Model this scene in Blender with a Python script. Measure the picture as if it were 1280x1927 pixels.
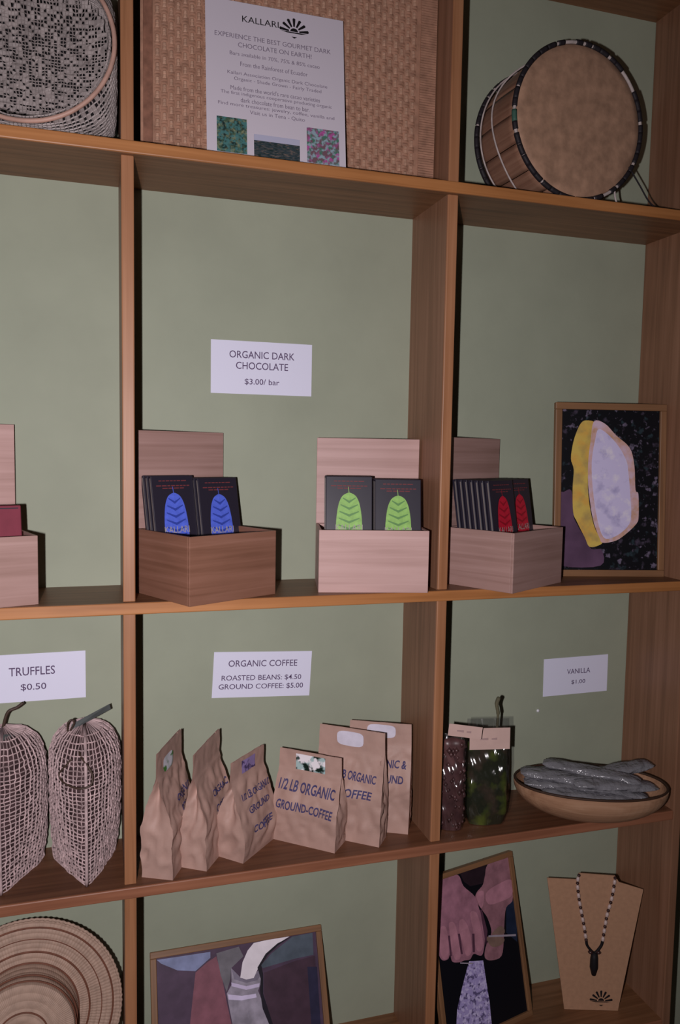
import bpy, bmesh, math, random
from math import sin, cos, pi, radians, sqrt
from mathutils import Vector, Matrix, noise as mnoise

for o in list(bpy.data.objects):
    bpy.data.objects.remove(o, do_unlink=True)
scene = bpy.context.scene
COL = scene.collection

# ------------------------------------------------------------------ camera
CAM = Vector((-0.0319, -1.212, 1.5))
FOCAL_PX = 1476.02
right = Vector((0.95636567, -0.29166312, 0.01724325))
up = Vector((0.00699141, 0.08184555, 0.9966205))
fwd = Vector((0.29208873, 0.95301308, -0.08031341))
cd = bpy.data.cameras.new('camera')
cam = bpy.data.objects.new('camera', cd)
COL.objects.link(cam)
cam.matrix_world = Matrix(((right.x, up.x, -fwd.x, CAM.x), (right.y, up.y, -fwd.y, CAM.y),
                           (right.z, up.z, -fwd.z, CAM.z), (0, 0, 0, 1)))
cd.sensor_fit = 'VERTICAL'
cd.sensor_height = 36.0
cd.lens = FOCAL_PX / 1927.0 * 36.0
cd.clip_start = 0.02
scene.camera = cam

# ------------------------------------------------------------------ world, flash, exposure
world = bpy.data.worlds.new('world')
scene.world = world
world.use_nodes = True
world.node_tree.nodes['Background'].inputs[0].default_value = (0.9, 0.8, 0.7, 1)
world.node_tree.nodes['Background'].inputs[1].default_value = 0.012

fl = bpy.data.lights.new('camera_flash', 'AREA')
fl.shape = 'RECTANGLE'
fl.size = 0.016
fl.size_y = 0.03
fl.energy = 15.0
fl.color = (1.0, 0.93, 0.965)
flash = bpy.data.objects.new('camera_flash', fl)
COL.objects.link(flash)
flash.location = (-0.135, -1.215, 1.47)
flash.rotation_euler = Vector((0.10, 1.0, -0.20)).to_track_quat('-Z', 'Y').to_euler()

vs = scene.view_settings
vs.view_transform = 'Standard'
vs.look = 'None'
vs.exposure = 0.0
vs.gamma = 1.0
vs.use_curve_mapping = False

# ------------------------------------------------------------------ helpers
def lin(r, g, b, k=1.0):
    out = []
    for c in (r, g, b):
        c /= 255.0
        v = c / 12.92 if c <= 0.04045 else ((c + 0.055) / 1.055) ** 2.4
        out.append(min(0.92, v * k))
    return (*out, 1.0)


def tag(o, label=None, cat=None, group=None, kind=None):
    if label: o['label'] = label
    if cat: o['category'] = cat
    if group: o['group'] = group
    if kind: o['kind'] = kind
    return o


def thing(name, label, cat, loc=(0, 0, 0), rot=(0, 0, 0), group=None):
    o = bpy.data.objects.new(name, None)
    o.empty_display_size = 0.02
    COL.objects.link(o)
    o.location = loc
    o.rotation_euler = rot
    return tag(o, label, cat, group)


class MB:
    def __init__(self):
        self.v = []
        self.f = []

    def add(self, vs_, fs_):
        b = len(self.v)
        self.v += [tuple(p) for p in vs_]
        self.f += [tuple(i + b for i in f) for f in fs_]
        return self

    def box(self, x0, x1, y0, y1, z0, z1):
        return self.add([(x0, y0, z0), (x1, y0, z0), (x1, y1, z0), (x0, y1, z0), (x0, y0, z1), (x1, y0, z1), (x1, y1, z1), (x0, y1, z1)],
                        [(0, 3, 2, 1), (4, 5, 6, 7), (0, 1, 5, 4), (1, 2, 6, 5), (2, 3, 7, 6), (3, 0, 4, 7)])

    def tube(self, pts, r, n=8, cap=True, closed=False):
        pts = [Vector(p) for p in pts]
        m = len(pts)
        rr = r if isinstance(r, (list, tuple)) else [r] * m
        base = len(self.v)
        ref = None
        for i, p in enumerate(pts):
            if closed:
                t = pts[(i + 1) % m] - pts[i - 1]
            else:
                t = pts[min(i + 1, m - 1)] - pts[max(i - 1, 0)]
            t.normalize()
            if ref is None:
                ref = Vector((0, 0, 1)) if abs(t.z) < 0.9 else Vector((1, 0, 0))
            a = t.cross(ref)
            if a.length < 1e-6:
                a = t.cross(Vector((0, 1, 0)))
            a.normalize()
            b = a.cross(t).normalized()
            ref = b
            for k in range(n):
                an = 2 * pi * k / n
                self.v.append(tuple(p + (a * cos(an) + b * sin(an)) * rr[i]))
        segs = m if closed else m - 1
        for i in range(segs):
            for k in range(n):
                j = (i + 1) % m
                self.f.append((base + i * n + k, base + i * n + (k + 1) % n, base + j * n + (k + 1) % n, base + j * n + k))
        if cap and not closed:
            self.f.append(tuple(base + k for k in range(n))[::-1])
            self.f.append(tuple(base + (m - 1) * n + k for k in range(n)))
        return self

    def lathe_y(self, prof, n=48, closed_prof=False):
        """prof: list of (radius, y); axis = local Y"""
        base = len(self.v)
        m = len(prof)
        for r, y in prof:
            for k in range(n):
                a = 2 * pi * k / n
                self.v.append((r * cos(a), y, r * sin(a)))
        for i in range(m if closed_prof else m - 1):
            j = (i + 1) % m
            for k in range(n):
                self.f.append((base + i * n + k, base + i * n + (k + 1) % n, base + j * n + (k + 1) % n, base + j * n + k))
        return self

    def grid(self, fn, nu, nv, closed_u=False):
        base = len(self.v)
        cu = nu if closed_u else nu + 1
        for j in range(nv + 1):
            for i in range(cu):
                self.v.append(tuple(fn(i / nu, j / nv)))
        for j in range(nv):
            for i in range(nu):
                i2 = (i + 1) % cu if closed_u else i + 1
                self.f.append((base + j * cu + i, base + j * cu + i2, base + (j + 1) * cu + i2, base + (j + 1) * cu + i))
        return self

    def poly(self, pts, y=0.0):
        """flat polygon in local X,Z at depth y, facing -Y"""
        base = len(self.v)
        a = sum(pts[i][0] * pts[(i + 1) % len(pts)][1] - pts[(i + 1) % len(pts)][0] * pts[i][1] for i in range(len(pts)))
        if a < 0:
            pts = pts[::-1]
        self.v += [(p[0], y, p[1]) for p in pts]
        self.f.append(tuple(range(base, base + len(pts))))
        return self

    def plate(self, pts, y0, y1):
        """polygon in X,Z with thickness y0 (front) .. y1"""
        a = sum(pts[i][0] * pts[(i + 1) % len(pts)][1] - pts[(i + 1) % len(pts)][0] * pts[i][1] for i in range(len(pts)))
        if a < 0:
            pts = pts[::-1]
        n = len(pts)
        base = len(self.v)
        self.v += [(p[0], y0, p[1]) for p in pts] + [(p[0], y1, p[1]) for p in pts]
        self.f.append(tuple(range(base, base + n)))
        self.f.append(tuple(range(base + n, base + 2 * n))[::-1])
        for i in range(n):
            j = (i + 1) % n
            self.f.append((base + j, base + i, base + n + i, base + n + j))
        return self

    def build(self, name, mat, parent=None, smooth=False, bevel=0, kind=None):
        me = bpy.data.meshes.new(name)
        me.from_pydata(self.v, [], self.f)
        me.update()
        if smooth:
            me.polygons.foreach_set('use_smooth', [True] * len(me.polygons))
        o = bpy.data.objects.new(name, me)
        COL.objects.link(o)
        if mat: me.materials.append(mat)
        if parent: o.parent = parent
        if bevel:
            b = o.modifiers.new('bevel', 'BEVEL')
            b.width = bevel
            b.segments = 2
            b.limit_method = 'ANGLE'
        if kind: o['kind'] = kind
        return o


def copy_tree(o, parent=None):
    c = o.copy()
    COL.objects.link(c)
    c.parent = parent
    for ch in list(o.children):
        copy_tree(ch, c)
    return c


def smoothpoly(pts, sub=4):
    """Catmull-Rom closed outline"""
    n = len(pts)
    out = []
    for i in range(n):
        p0, p1, p2, p3 = pts[i - 1], pts[i], pts[(i + 1) % n], pts[(i + 2) % n]
        for s in range(sub):
            t = s / sub
            out.append(tuple(0.5 * ((2 * p1[k]) + (-p0[k] + p2[k]) * t + (2 * p0[k] - 5 * p1[k] + 4 * p2[k] - p3[k]) * t * t
                                    + (-p0[k] + 3 * p1[k] - 3 * p2[k] + p3[k]) * t ** 3) for k in (0, 1)))
    return out


def crom(pts, sub=6):
    pts = [Vector(p) for p in pts]
    P = [2 * pts[0] - pts[1]] + pts + [2 * pts[-1] - pts[-2]]
    out = []
    for i in range(1, len(P) - 2):
        for s in range(sub):
            t = s / sub
            out.append(0.5 * ((2 * P[i]) + (-P[i - 1] + P[i + 1]) * t + (2 * P[i - 1] - 5 * P[i] + 4 * P[i + 1] - P[i + 2]) * t * t
                              + (-P[i - 1] + 3 * P[i] - 3 * P[i + 1] + P[i + 2]) * t ** 3))
    out.append(pts[-1])
    return out


def text_mesh(body, width=None, height=None, shear=0.0, weight=0.0):
    """returns (verts, faces) of lettering centred on 0,0 in X,Z"""
    cu = bpy.data.curves.new('lettering', 'FONT')
    cu.body = body
    cu.align_x = 'CENTER'
    cu.shear = shear
    cu.offset = weight
    cu.resolution_u = 3
    ob = bpy.data.objects.new('lettering_tmp', cu)
    COL.objects.link(ob)
    bpy.context.view_layer.update()
    dg = bpy.context.evaluated_depsgraph_get()
    me = bpy.data.meshes.new_from_object(ob.evaluated_get(dg))
    vs_ = [v.co.copy() for v in me.vertices]
    fs_ = [tuple(p.vertices) for p in me.polygons]
    bpy.data.objects.remove(ob, do_unlink=True)
    bpy.data.curves.remove(cu)
    bpy.data.meshes.remove(me)
    x0 = min(v.x for v in vs_); x1 = max(v.x for v in vs_)
    y0 = min(v.y for v in vs_); y1 = max(v.y for v in vs_)
    s = (width / (x1 - x0)) if width else (height / (y1 - y0))
    sy = s if not (width and height) else height / (y1 - y0)
    return [((v.x - (x0 + x1) / 2) * s, (v.y - (y0 + y1) / 2) * sy) for v in vs_], fs_


def text(body, cx, cz, y, mat, parent, width=None, height=None, rot=0.0, name='lettering', mb=None, shear=0.0, surf=None, weight=0.0):
    v, f = text_mesh(body, width, height, shear, weight)
    c, s = cos(rot), sin(rot)
    pts = [(cx + a * c - b * s, cz + a * s + b * c) for a, b in v]
    m = mb or MB()
    m.add([(a, (surf(a, b) if surf else y), b) for a, b in pts], f)
    return m if mb is not None else m.build(name, mat, parent)


# ------------------------------------------------------------------ materials
def newmat(name):
    m = bpy.data.materials.new(name)
    m.use_nodes = True
    return m, m.node_tree.nodes, m.node_tree.links, m.node_tree.nodes['Principled BSDF']


def plain(name, col, rough=0.6, spec=0.3, noise=0.0, nscale=40.0, bump=0.0, bscale=200.0, stretch=(1, 1, 1), metal=0.0, sheen=0.0):
    m, N, L, B = newmat(name)
    B.inputs['Base Color'].default_value = col
    B.inputs['Roughness'].default_value = rough
    B.inputs['Specular IOR Level'].default_value = spec
    B.inputs['Metallic'].default_value = metal
    if noise or bump:
        tc = N.new('ShaderNodeTexCoord')
        mp = N.new('ShaderNodeMapping')
        mp.inputs['Scale'].default_value = stretch
        L.new(tc.outputs['Object'], mp.inputs[0])
    if noise:
        nz = N.new('ShaderNodeTexNoise')
        nz.inputs['Scale'].default_value = nscale
        nz.inputs['Detail'].default_value = 5
        L.new(mp.outputs[0], nz.inputs['Vector'])
        rp = N.new('ShaderNodeValToRGB')
        rp.color_ramp.elements[0].position = 0.3
        rp.color_ramp.elements[1].position = 0.7
        rp.color_ramp.elements[0].color = tuple(c * (1 - noise) for c in col[:3]) + (1,)
        rp.color_ramp.elements[1].color = tuple(min(1, c * (1 + noise)) for c in col[:3]) + (1,)
        L.new(nz.outputs[0], rp.inputs[0])
        L.new(rp.outputs[0], B.inputs['Base Color'])
    if bump:
        n2 = N.new('ShaderNodeTexNoise')
        n2.inputs['Scale'].default_value = bscale
        n2.inputs['Detail'].default_value = 4
        L.new(mp.outputs[0], n2.inputs['Vector'])
        bp = N.new('ShaderNodeBump')
        bp.inputs['Strength'].default_value = bump
        bp.inputs['Distance'].default_value = 0.002
        L.new(n2.outputs[0], bp.inputs['Height'])
        L.new(bp.outputs[0], B.inputs['Normal'])
    return m


def wood(name, dark, mid, light, axis='x', rough=0.44, spec=0.42, scale=1.0):
    m, N, L, B = newmat(name)
    tc = N.new('ShaderNodeTexCoord')
    mp = N.new('ShaderNodeMapping')
    st = {'x': (3.0, 95, 95), 'y': (95, 3.0, 95), 'z': (95, 95, 3.0)}[axis]
    mp.inputs['Scale'].default_value = tuple(s * scale for s in st)
    L.new(tc.outputs['Object'], mp.inputs[0])
    nz = N.new('ShaderNodeTexNoise')
    nz.inputs['Scale'].default_value = 1.0
    nz.inputs['Detail'].default_value = 6
    nz.inputs['Distortion'].default_value = 0.6
    L.new(mp.outputs[0], nz.inputs['Vector'])
    big = N.new('ShaderNodeTexNoise')
    big.inputs['Scale'].default_value = 5.0 * scale
    big.inputs['Detail'].default_value = 3
    L.new(tc.outputs['Object'], big.inputs['Vector'])
    ad = N.new('ShaderNodeMath'); ad.operation = 'MULTIPLY_ADD'
    L.new(big.outputs[0], ad.inputs[0]); ad.inputs[1].default_value = 0.45
    L.new(nz.outputs[0], ad.inputs[2])
    sb = N.new('ShaderNodeMath'); sb.operation = 'SUBTRACT'
    L.new(ad.outputs[0], sb.inputs[0]); sb.inputs[1].default_value = 0.22
    rp = N.new('ShaderNodeValToRGB')
    rp.color_ramp.elements[0].position = 0.18
    rp.color_ramp.elements[0].color = dark
    rp.color_ramp.elements[1].position = 0.84
    rp.color_ramp.elements[1].color = light
    e = rp.color_ramp.elements.new(0.5); e.color = mid
    L.new(sb.outputs[0], rp.inputs[0])
    L.new(rp.outputs[0], B.inputs['Base Color'])
    B.inputs['Roughness'].default_value = rough
    B.inputs['Specular IOR Level'].default_value = spec
    bp = N.new('ShaderNodeBump')
    bp.inputs['Strength'].default_value = 0.12
    bp.inputs['Distance'].default_value = 0.001
    L.new(nz.outputs[0], bp.inputs['Height'])
    L.new(bp.outputs[0], B.inputs['Normal'])
    return m


def fleck(name, base, spots, scale=60, thr=(0.55, 0.68), rough=0.5, stretch=(1, 1, 1)):
    """photo-like print: several noise-masked colours over a base"""
    m, N, L, B = newmat(name)
    tc = N.new('ShaderNodeTexCoord')
    mp = N.new('ShaderNodeMapping')
    mp.inputs['Scale'].default_value = stretch
    L.new(tc.outputs['Object'], mp.inputs[0])
    prev = None
    for i, c in enumerate(spots):
        nz = N.new('ShaderNodeTexNoise')
        nz.noise_dimensions = '4D'
        nz.inputs['W'].default_value = 3.7 * i + 1
        nz.inputs['Scale'].default_value = scale * (1 + 0.4 * i)
        nz.inputs['Detail'].default_value = 3
        L.new(mp.outputs[0], nz.inputs['Vector'])
        rp = N.new('ShaderNodeValToRGB')
        rp.color_ramp.elements[0].position = thr[0]
        rp.color_ramp.elements[1].position = thr[1]
        L.new(nz.outputs[0], rp.inputs[0])
        mx = N.new('ShaderNodeMix'); mx.data_type = 'RGBA'
        L.new(rp.outputs[0], mx.inputs['Factor'])
        if prev is None: mx.inputs['A'].default_value = base
        else: L.new(prev, mx.inputs['A'])
        mx.inputs['B'].default_value = c
        prev = mx.outputs['Result']
    L.new(prev, B.inputs['Base Color'])
    B.inputs['Roughness'].default_value = rough
    B.inputs['Specular IOR Level'].default_value = 0.25
    return m


def clear_film(name, tint, opac, gloss_rough=0.12, bscale=35):
    m, N, L, B = newmat(name)
    out = N['Material Output']
    tr = N.new('ShaderNodeBsdfTransparent'); tr.inputs[0].default_value = tint
    B.inputs['Base Color'].default_value = tint
    B.inputs['Roughness'].default_value = gloss_rough
    B.inputs['Specular IOR Level'].default_value = 0.9
    tc = N.new('ShaderNodeTexCoord')
    nz = N.new('ShaderNodeTexNoise'); nz.inputs['Scale'].default_value = bscale; nz.inputs['Detail'].default_value = 3
    L.new(tc.outputs['Object'], nz.inputs['Vector'])
    bp = N.new('ShaderNodeBump'); bp.inputs['Strength'].default_value = 0.9; bp.inputs['Distance'].default_value = 0.012
    L.new(nz.outputs[0], bp.inputs['Height']); L.new(bp.outputs[0], B.inputs['Normal'])
    mx = N.new('ShaderNodeMixShader'); mx.inputs[0].default_value = opac
    L.new(tr.outputs[0], mx.inputs[1]); L.new(B.outputs[0], mx.inputs[2])
    L.new(mx.outputs[0], out.inputs['Surface'])
    return m


K = 1.6
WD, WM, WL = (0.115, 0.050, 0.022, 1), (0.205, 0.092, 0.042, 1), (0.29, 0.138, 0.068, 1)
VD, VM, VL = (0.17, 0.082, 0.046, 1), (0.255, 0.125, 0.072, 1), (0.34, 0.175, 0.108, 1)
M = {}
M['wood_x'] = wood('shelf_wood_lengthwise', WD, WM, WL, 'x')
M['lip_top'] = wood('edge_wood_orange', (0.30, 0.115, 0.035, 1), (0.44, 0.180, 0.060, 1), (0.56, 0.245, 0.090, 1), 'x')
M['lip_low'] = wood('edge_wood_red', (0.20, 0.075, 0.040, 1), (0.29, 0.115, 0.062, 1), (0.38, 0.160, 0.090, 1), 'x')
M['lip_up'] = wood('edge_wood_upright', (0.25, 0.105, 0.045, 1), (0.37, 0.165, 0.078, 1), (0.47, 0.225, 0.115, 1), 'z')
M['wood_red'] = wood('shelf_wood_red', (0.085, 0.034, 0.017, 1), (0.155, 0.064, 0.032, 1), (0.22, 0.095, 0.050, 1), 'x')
M['wood_z'] = wood('shelf_wood_upright', VD, VM, VL, 'z')
BD, BMi, BL = (0.44, 0.265, 0.235, 1), (0.56, 0.355, 0.325, 1), (0.66, 0.44, 0.41, 1)
M['box_wood'] = wood('pale_cedar', BD, BMi, BL, 'x', rough=0.5, spec=0.35)
M['box_wood_y'] = wood('pale_cedar_side', BD, BMi, BL, 'y', rough=0.5, spec=0.35)
M['frame_x'] = wood('frame_wood_flat', (0.14, 0.07, 0.035, 1), (0.25, 0.125, 0.06, 1), (0.33, 0.17, 0.08, 1), 'x')
M['frame_z'] = wood('frame_wood_upright', (0.14, 0.07, 0.035, 1), (0.25, 0.125, 0.06, 1), (0.33, 0.17, 0.08, 1), 'z')
M['wall'] = plain('sage_wall_paint', (0.350, 0.380, 0.288, 1), 0.62, 0.25, noise=0.05, nscale=9, bump=0.12, bscale=60)
M['floor'] = plain('dull_floor', (0.12, 0.08, 0.05, 1), 0.6, noise=0.2)
M['paper'] = plain('white_paper', (0.80, 0.80, 0.97, 1), 0.7, 0.2)
M['poster'] = plain('poster_paper', (0.66, 0.60, 0.68, 1), 0.75, 0.2)
M['ink'] = plain('grey_violet_ink', (0.13, 0.09, 0.17, 1), 0.7, 0.1)
M['ink_soft'] = plain('soft_grey_ink', (0.22, 0.18, 0.24, 1), 0.7, 0.1)
M['black'] = plain('black_ink', (0.012, 0.010, 0.012, 1), 0.6, 0.2)
M['kraft'] = plain('kraft_paper', (0.47, 0.30, 0.25, 1), 0.55, 0.4, noise=0.09, nscale=25, bump=0.55, bscale=38)
M['kraft2'] = plain('kraft_card', (0.46, 0.26, 0.16, 1), 0.8, 0.15, noise=0.07, nscale=120)
M['pen'] = plain('blue_marker', (0.07, 0.06, 0.16, 1), 0.6, 0.2)


# ------------------------------------------------------------------ setting
XL, D, X1, X2, X3, T = -0.56, 0.1646, 0.0, 0.52, 1.0263, 0.0183
Z0, Z1, Z2, Z3, Z4, TS = 2.3514, 1.9216, 1.2437, 0.7941, 0.3649, 0.0179   # undersides of the boards
S1T, S2T, S3T, S4T = Z1 + TS, Z2 + TS, Z3 + TS, Z4 + TS
S4L = 0.425

w = MB().box(-1.3, 2.3, D, D + 0.12, 0, 2.8).build('wall_back', M['wall'])
tag(w, kind='structure')
f = MB().box(-1.3, 2.3, -2.6, D + 0.12, -0.05, 0).build('floor', M['floor'])
tag(f, kind='structure')

unit = thing('wall_shelf_unit', 'brown stained wooden shelf unit with open compartments built against the green wall', 'shelf unit', (0, 0, 0))
LP = 0.004
def board(x0, x1, z, body, lip):
    o = MB().box(x0, x1, LP, D, z, z + TS).build('shelf', M[body], unit)
    MB().box(x0, x1, 0, LP, z, z + TS).build('edge_lipping', M[lip], o, bevel=0.0018)
board(XL, X3, Z0, 'wood_x', 'lip_top')
board(XL, X3, Z1, 'wood_x', 'lip_top')
board(XL, X3, Z2, 'wood_x', 'lip_top')
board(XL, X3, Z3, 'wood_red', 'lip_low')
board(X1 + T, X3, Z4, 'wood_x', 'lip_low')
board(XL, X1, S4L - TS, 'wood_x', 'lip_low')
DF = 0.010
def upright(x, a, b):
    o = MB().box(x, x + T, DF + LP, D, a, b).build('divider', M['wood_z'], unit)
    MB().box(x, x + T, DF, DF + LP, a, b).build('edge_lipping', M['lip_up'], o, bevel=0.0016)
for x in (X1, X2):
    for a, b in ((Z0 + TS, 2.72), (S1T, Z0), (S2T, Z1), (S3T, Z2)):
        upright(x, a, b)
upright(X1, 0, Z3)
upright(X2, S4T, Z3)
upright(X2, 0, Z4)
MB().box(X3, X3 + T, 0, D, 0, 2.74).build('side_panel', M['wood_z'], unit, bevel=0.002)
MB().box(XL - T, XL, 0, D, 0, 2.74).build('side_panel', M['wood_z'], unit, bevel=0.002)

# ------------------------------------------------------------------ paper price signs on the wall
def sign(label, cx, cz, W_, H_, rot, lines):
    t = thing('price_sign', label, 'sign', (cx, D - 0.0006, cz), (0, rot, 0))
    MB().box(-W_ / 2, W_ / 2, -0.0005, 0.0003, -H_ / 2, H_ / 2).build('paper', M['paper'], t)
    m = MB()
    for body, wd, hh, dx, dz in lines:
        text(body, dx, dz, -0.0009, None, None, width=wd, height=hh, mb=m, weight=0.006)
    m.build('lettering', M['ink'], t)
    return t

sign('white paper sign reading ORGANIC DARK CHOCOLATE on the wall above the open boxes', 0.242, 1.6385, 0.180, 0.0915, 0,
     [('ORGANIC DARK', 0.116, 0.0125, 0.0, 0.0225), ('CHOCOLATE', 0.093, 0.0125, 0.0, 0.0035), ('$3.00/ bar', 0.062, 0.0115, 0.0, -0.0245)])
sign('white paper sign reading TRUFFLES above the burlap sacks', -0.147, 1.1108, 0.178, 0.081, 0,
     [('TRUFFLES', 0.072, 0.0145, 0.004, 0.011), ('$0.50', 0.040, 0.0125, 0.006, -0.0165)])
sign('white paper sign reading ORGANIC COFFEE above the row of paper bags', 0.248, 1.0893, 0.1805, 0.0835, radians(2.8),
     [('ORGANIC COFFEE', 0.127, 0.0118, 0.0, 0.0205), ('ROASTED BEANS: $4.50', 0.147, 0.0108, -0.001, -0.0065), ('GROUND COFFEE: $5.00', 0.156, 0.0108, -0.001, -0.0225)])
sign('small white paper sign reading VANILLA above the wooden bowl', 0.906, 1.0418, 0.152, 0.078, radians(-0.5),
     [('VANILLA', 0.055, 0.0105, 0.006, 0.009), ('$1.00', 0.033, 0.0095, 0.006, -0.014)])
pin = MB().lathe_y([(0.0, -0.004), (0.0026, -0.0035), (0.0036, -0.0015), (0.0030, 0.0), (0.0, 0.0)], 14).build('wall_tack', plain('white_plastic', (0.8, 0.8, 0.85, 1), 0.25, 0.6), smooth=True)
pin.location = (0.8198, D, 0.974)
tag(pin, 'tiny white tack in the wall below the VANILLA sign', 'tack')

# ------------------------------------------------------------------ sunburst emblem (used on poster and necklace card)
def sunburst(mb, cx, cz, s, y):
    for k in range(7):
        a = radians(8 + k * 164 / 6)
        ca, sa = cos(a), sin(a)
        r0, r1 = 0.36 * s, (0.98 if k in (0, 6) else 0.90) * s
        w0, w1 = 0.055 * s, 0.10 * s
        mb.poly([(cx + r0 * ca - w0 * sa, cz + r0 * sa + w0 * ca), (cx + r0 * ca + w0 * sa, cz + r0 * sa - w0 * ca),
                 (cx + r1 * ca + w1 * sa, cz + r1 * sa - w1 * ca), (cx + (r1 + .06 * s) * ca, cz + (r1 + .06 * s) * sa), (cx + r1 * ca - w1 * sa, cz + r1 * sa + w1 * ca)], y)
    mb.poly([(cx + 0.27 * s * cos(a), cz + 0.02 * s + 0.24 * s * sin(a)) for a in [pi * i / 10 for i in range(11)]], y)
    mb.poly([(cx - .95 * s, cz - .02 * s), (cx + .95 * s, cz - .02 * s), (cx + .5 * s, cz - .1 * s), (cx - .5 * s, cz - .1 * s)], y)
    mb.poly([(cx - .2 * s, cz - .34 * s), (cx + .2 * s, cz - .34 * s), (cx, cz - .45 * s)], y)
    return mb

# ------------------------------------------------------------------ woven mat + poster (top middle)
mat_straw = plain('woven_straw', (0.40, 0.215, 0.145, 1), 0.5, 0.4, noise=0.22, nscale=60)
mat_straw2 = plain('woven_straw_pale', (0.50, 0.30, 0.21, 1), 0.42, 0.5, noise=0.2, nscale=80)
mat_band = plain('woven_band', (0.25, 0.115, 0.075, 1), 0.6, 0.3, noise=0.25, nscale=90)
t = thing('woven_mat', 'brown woven straw mat standing upright behind the poster', 'mat', (0.275, 0.072, S1T))
MW, MH = 0.488, 0.395
MB().box(-MW / 2, MW / 2, 0.0, 0.003, 0, MH).build('backing', mat_straw, t)
random.seed(3)
for nm, ma, par in (('warp', mat_straw, 0), ('weft', mat_straw2, 1)):
    m = MB()
    px, pz = 0.0105, 0.0052
    nx, nz_ = int(0.44 / px), int(MH / pz)
    for j in range(nz_):
        for i in range(nx):
            if ((i * 2 + j) % 4 < 2) != (par == 0):
                continue
            x0 = -MW / 2 + 0.020 + i * px
            z0 = j * pz
            h = 0.0020 + 0.0008 * random.random()
            hw, hh = px * 0.56, pz * 0.47
            cx, cz = x0 + px / 2, z0 + pz / 2
            if par == 0:
                sl = 0.0006
                m.add([(cx - hw, -0.0002, cz - hh - sl), (cx + hw, -0.0002, cz - hh + sl), (cx + hw, -0.0002, cz + hh + sl), (cx - hw, -0.0002, cz + hh - sl),
                       (cx - hw * .3, -h, cz - hh * .3), (cx + hw * .3, -h, cz - hh * .3), (cx + hw * .3, -h, cz + hh * .3), (cx - hw * .3, -h, cz + hh * .3)],
                      [(4, 5, 6, 7), (0, 1, 5, 4), (1, 2, 6, 5), (2, 3, 7, 6), (3, 0, 4, 7)])
            else:
                m.add([(cx - hw * .5, -0.0002, cz - hh * 1.5), (cx + hw * .5, -0.0002, cz - hh * 1.5), (cx + hw * .5, -0.0002, cz + hh * 1.5), (cx - hw * .5, -0.0002, cz + hh * 1.5),
                       (cx - hw * .3, -h * 1.15, cz - hh * .6), (cx + hw * .3, -h * 1.15, cz - hh * .6), (cx + hw * .3, -h * 1.15, cz + hh * .6), (cx - hw * .3, -h * 1.15, cz + hh * .6)],
                      [(4, 5, 6, 7), (0, 1, 5, 4), (1, 2, 6, 5), (2, 3, 7, 6), (3, 0, 4, 7)])
    m.build(nm, ma, t, kind='stuff')
MB().box(-MW / 2 + 0.004, -MW / 2 + 0.018, -0.0022, 0.0, 0, MH).build('edge_band', mat_band, t, bevel=0.0008)
m = MB()
for j in range(int(MH / 0.004)):
    m.box(MW / 2 - 0.030, MW / 2 - 0.001, -0.0016 - 0.0008 * random.random(), 0.0, j * 0.004, j * 0.004 + 0.0033)
m.build('edge_binding', mat_straw, t, kind='stuff')

lean = radians(7.0)
t = thing('poster', 'lavender white printed poster with sun emblem leaning on the woven mat', 'poster', (0.238, 0.030, S1T), (-lean, 0, 0))
PW, PH = 0.222, 0.252
MB().box(-PW / 2, PW / 2, 0, 0.0008, 0, PH).build('sheet', M['poster'], t)
m = MB()
text('KALLARI', -0.025, PH - 0.026, -0.0005, None, None, width=0.058, height=0.0098, mb=m)
sunburst(m, 0.029, PH - 0.033, 0.0235, -0.0005)
m.build('emblem', M['black'], t)
m = MB()
L_ = [('EXPERIENCE THE BEST GOURMET DARK', .186, .0075, -0.004, .0555), ('CHOCOLATE ON EARTH!', .118, .0075, -0.002, .0685),
      ('Bars available in 70%, 75% & 85% cacao', .144, .0070, -0.002, .0835), ('From the Rainforest of Ecuador', .108, .0070, -0.004, .0985),
      ('Kallari Association Organic Dark Chocolate', .160, .0070, .002, .1145), ('Organic - Shade Grown - Fairly Traded', .140, .0070, .002, .1235),
      ("Made from the world's rare cacao varieties", .143, .0070, -0.002, .1375), ('The first indigenous cooperative producing organic', .178, .0070, 0.0, .1465),
      ('dark chocolate from bean to bar.', .110, .0070, -0.003, .1555), ('Find more treasures: jewelry, coffee, vanilla and', .186, .0070, 0.0, .1645),
      ('Visit us in Tena - Quito', .088, .0070, 0.0, .1735)]
for body, wd, hh, dx, dz in L_:
    text(body, dx, PH - dz, -0.0005, None, None, width=wd, height=hh, mb=m)
m.build('lettering', M['ink_soft'], t)
pm = [(-0.0955, -0.0490, 0.012, 0.0665, fleck('print_plants', lin(55, 75, 60, K), [lin(110, 115, 90, K), lin(25, 40, 40, K), lin(60, 100, 100, K)], 120, (.45, .6))),
      (-0.0380, 0.0350, 0.008, 0.0450, fleck('print_village', lin(45, 55, 60, K), [lin(90, 80, 75, K), lin(25, 40, 40, K)], 110, (.5, .62), stretch=(1, 1, 4))),
      (0.0470, 0.1000, 0.012, 0.0680, fleck('print_fruit', lin(95, 70, 80, K), [lin(150, 70, 130, K), lin(60, 100, 85, K), lin(120, 140, 150, K)], 90, (.48, .6)))]
for a, b, c, d, ma in pm:
    MB().box(a, b, -0.0006, 0.0, c, d).build('picture', ma, t)
MB().box(-0.0380, 0.0350, -0.0008, -0.0003, 0.036, 0.0455).build('picture_sky', plain('print_sky', lin(150, 150, 170, K)), t)

# ------------------------------------------------------------------ netting basket (top left)
def superc(a, p):
    c, s = cos(a), sin(a)
    r = (abs(c) ** p + abs(s) ** p) ** (-1.0 / p)
    return r * c, r * s

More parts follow.
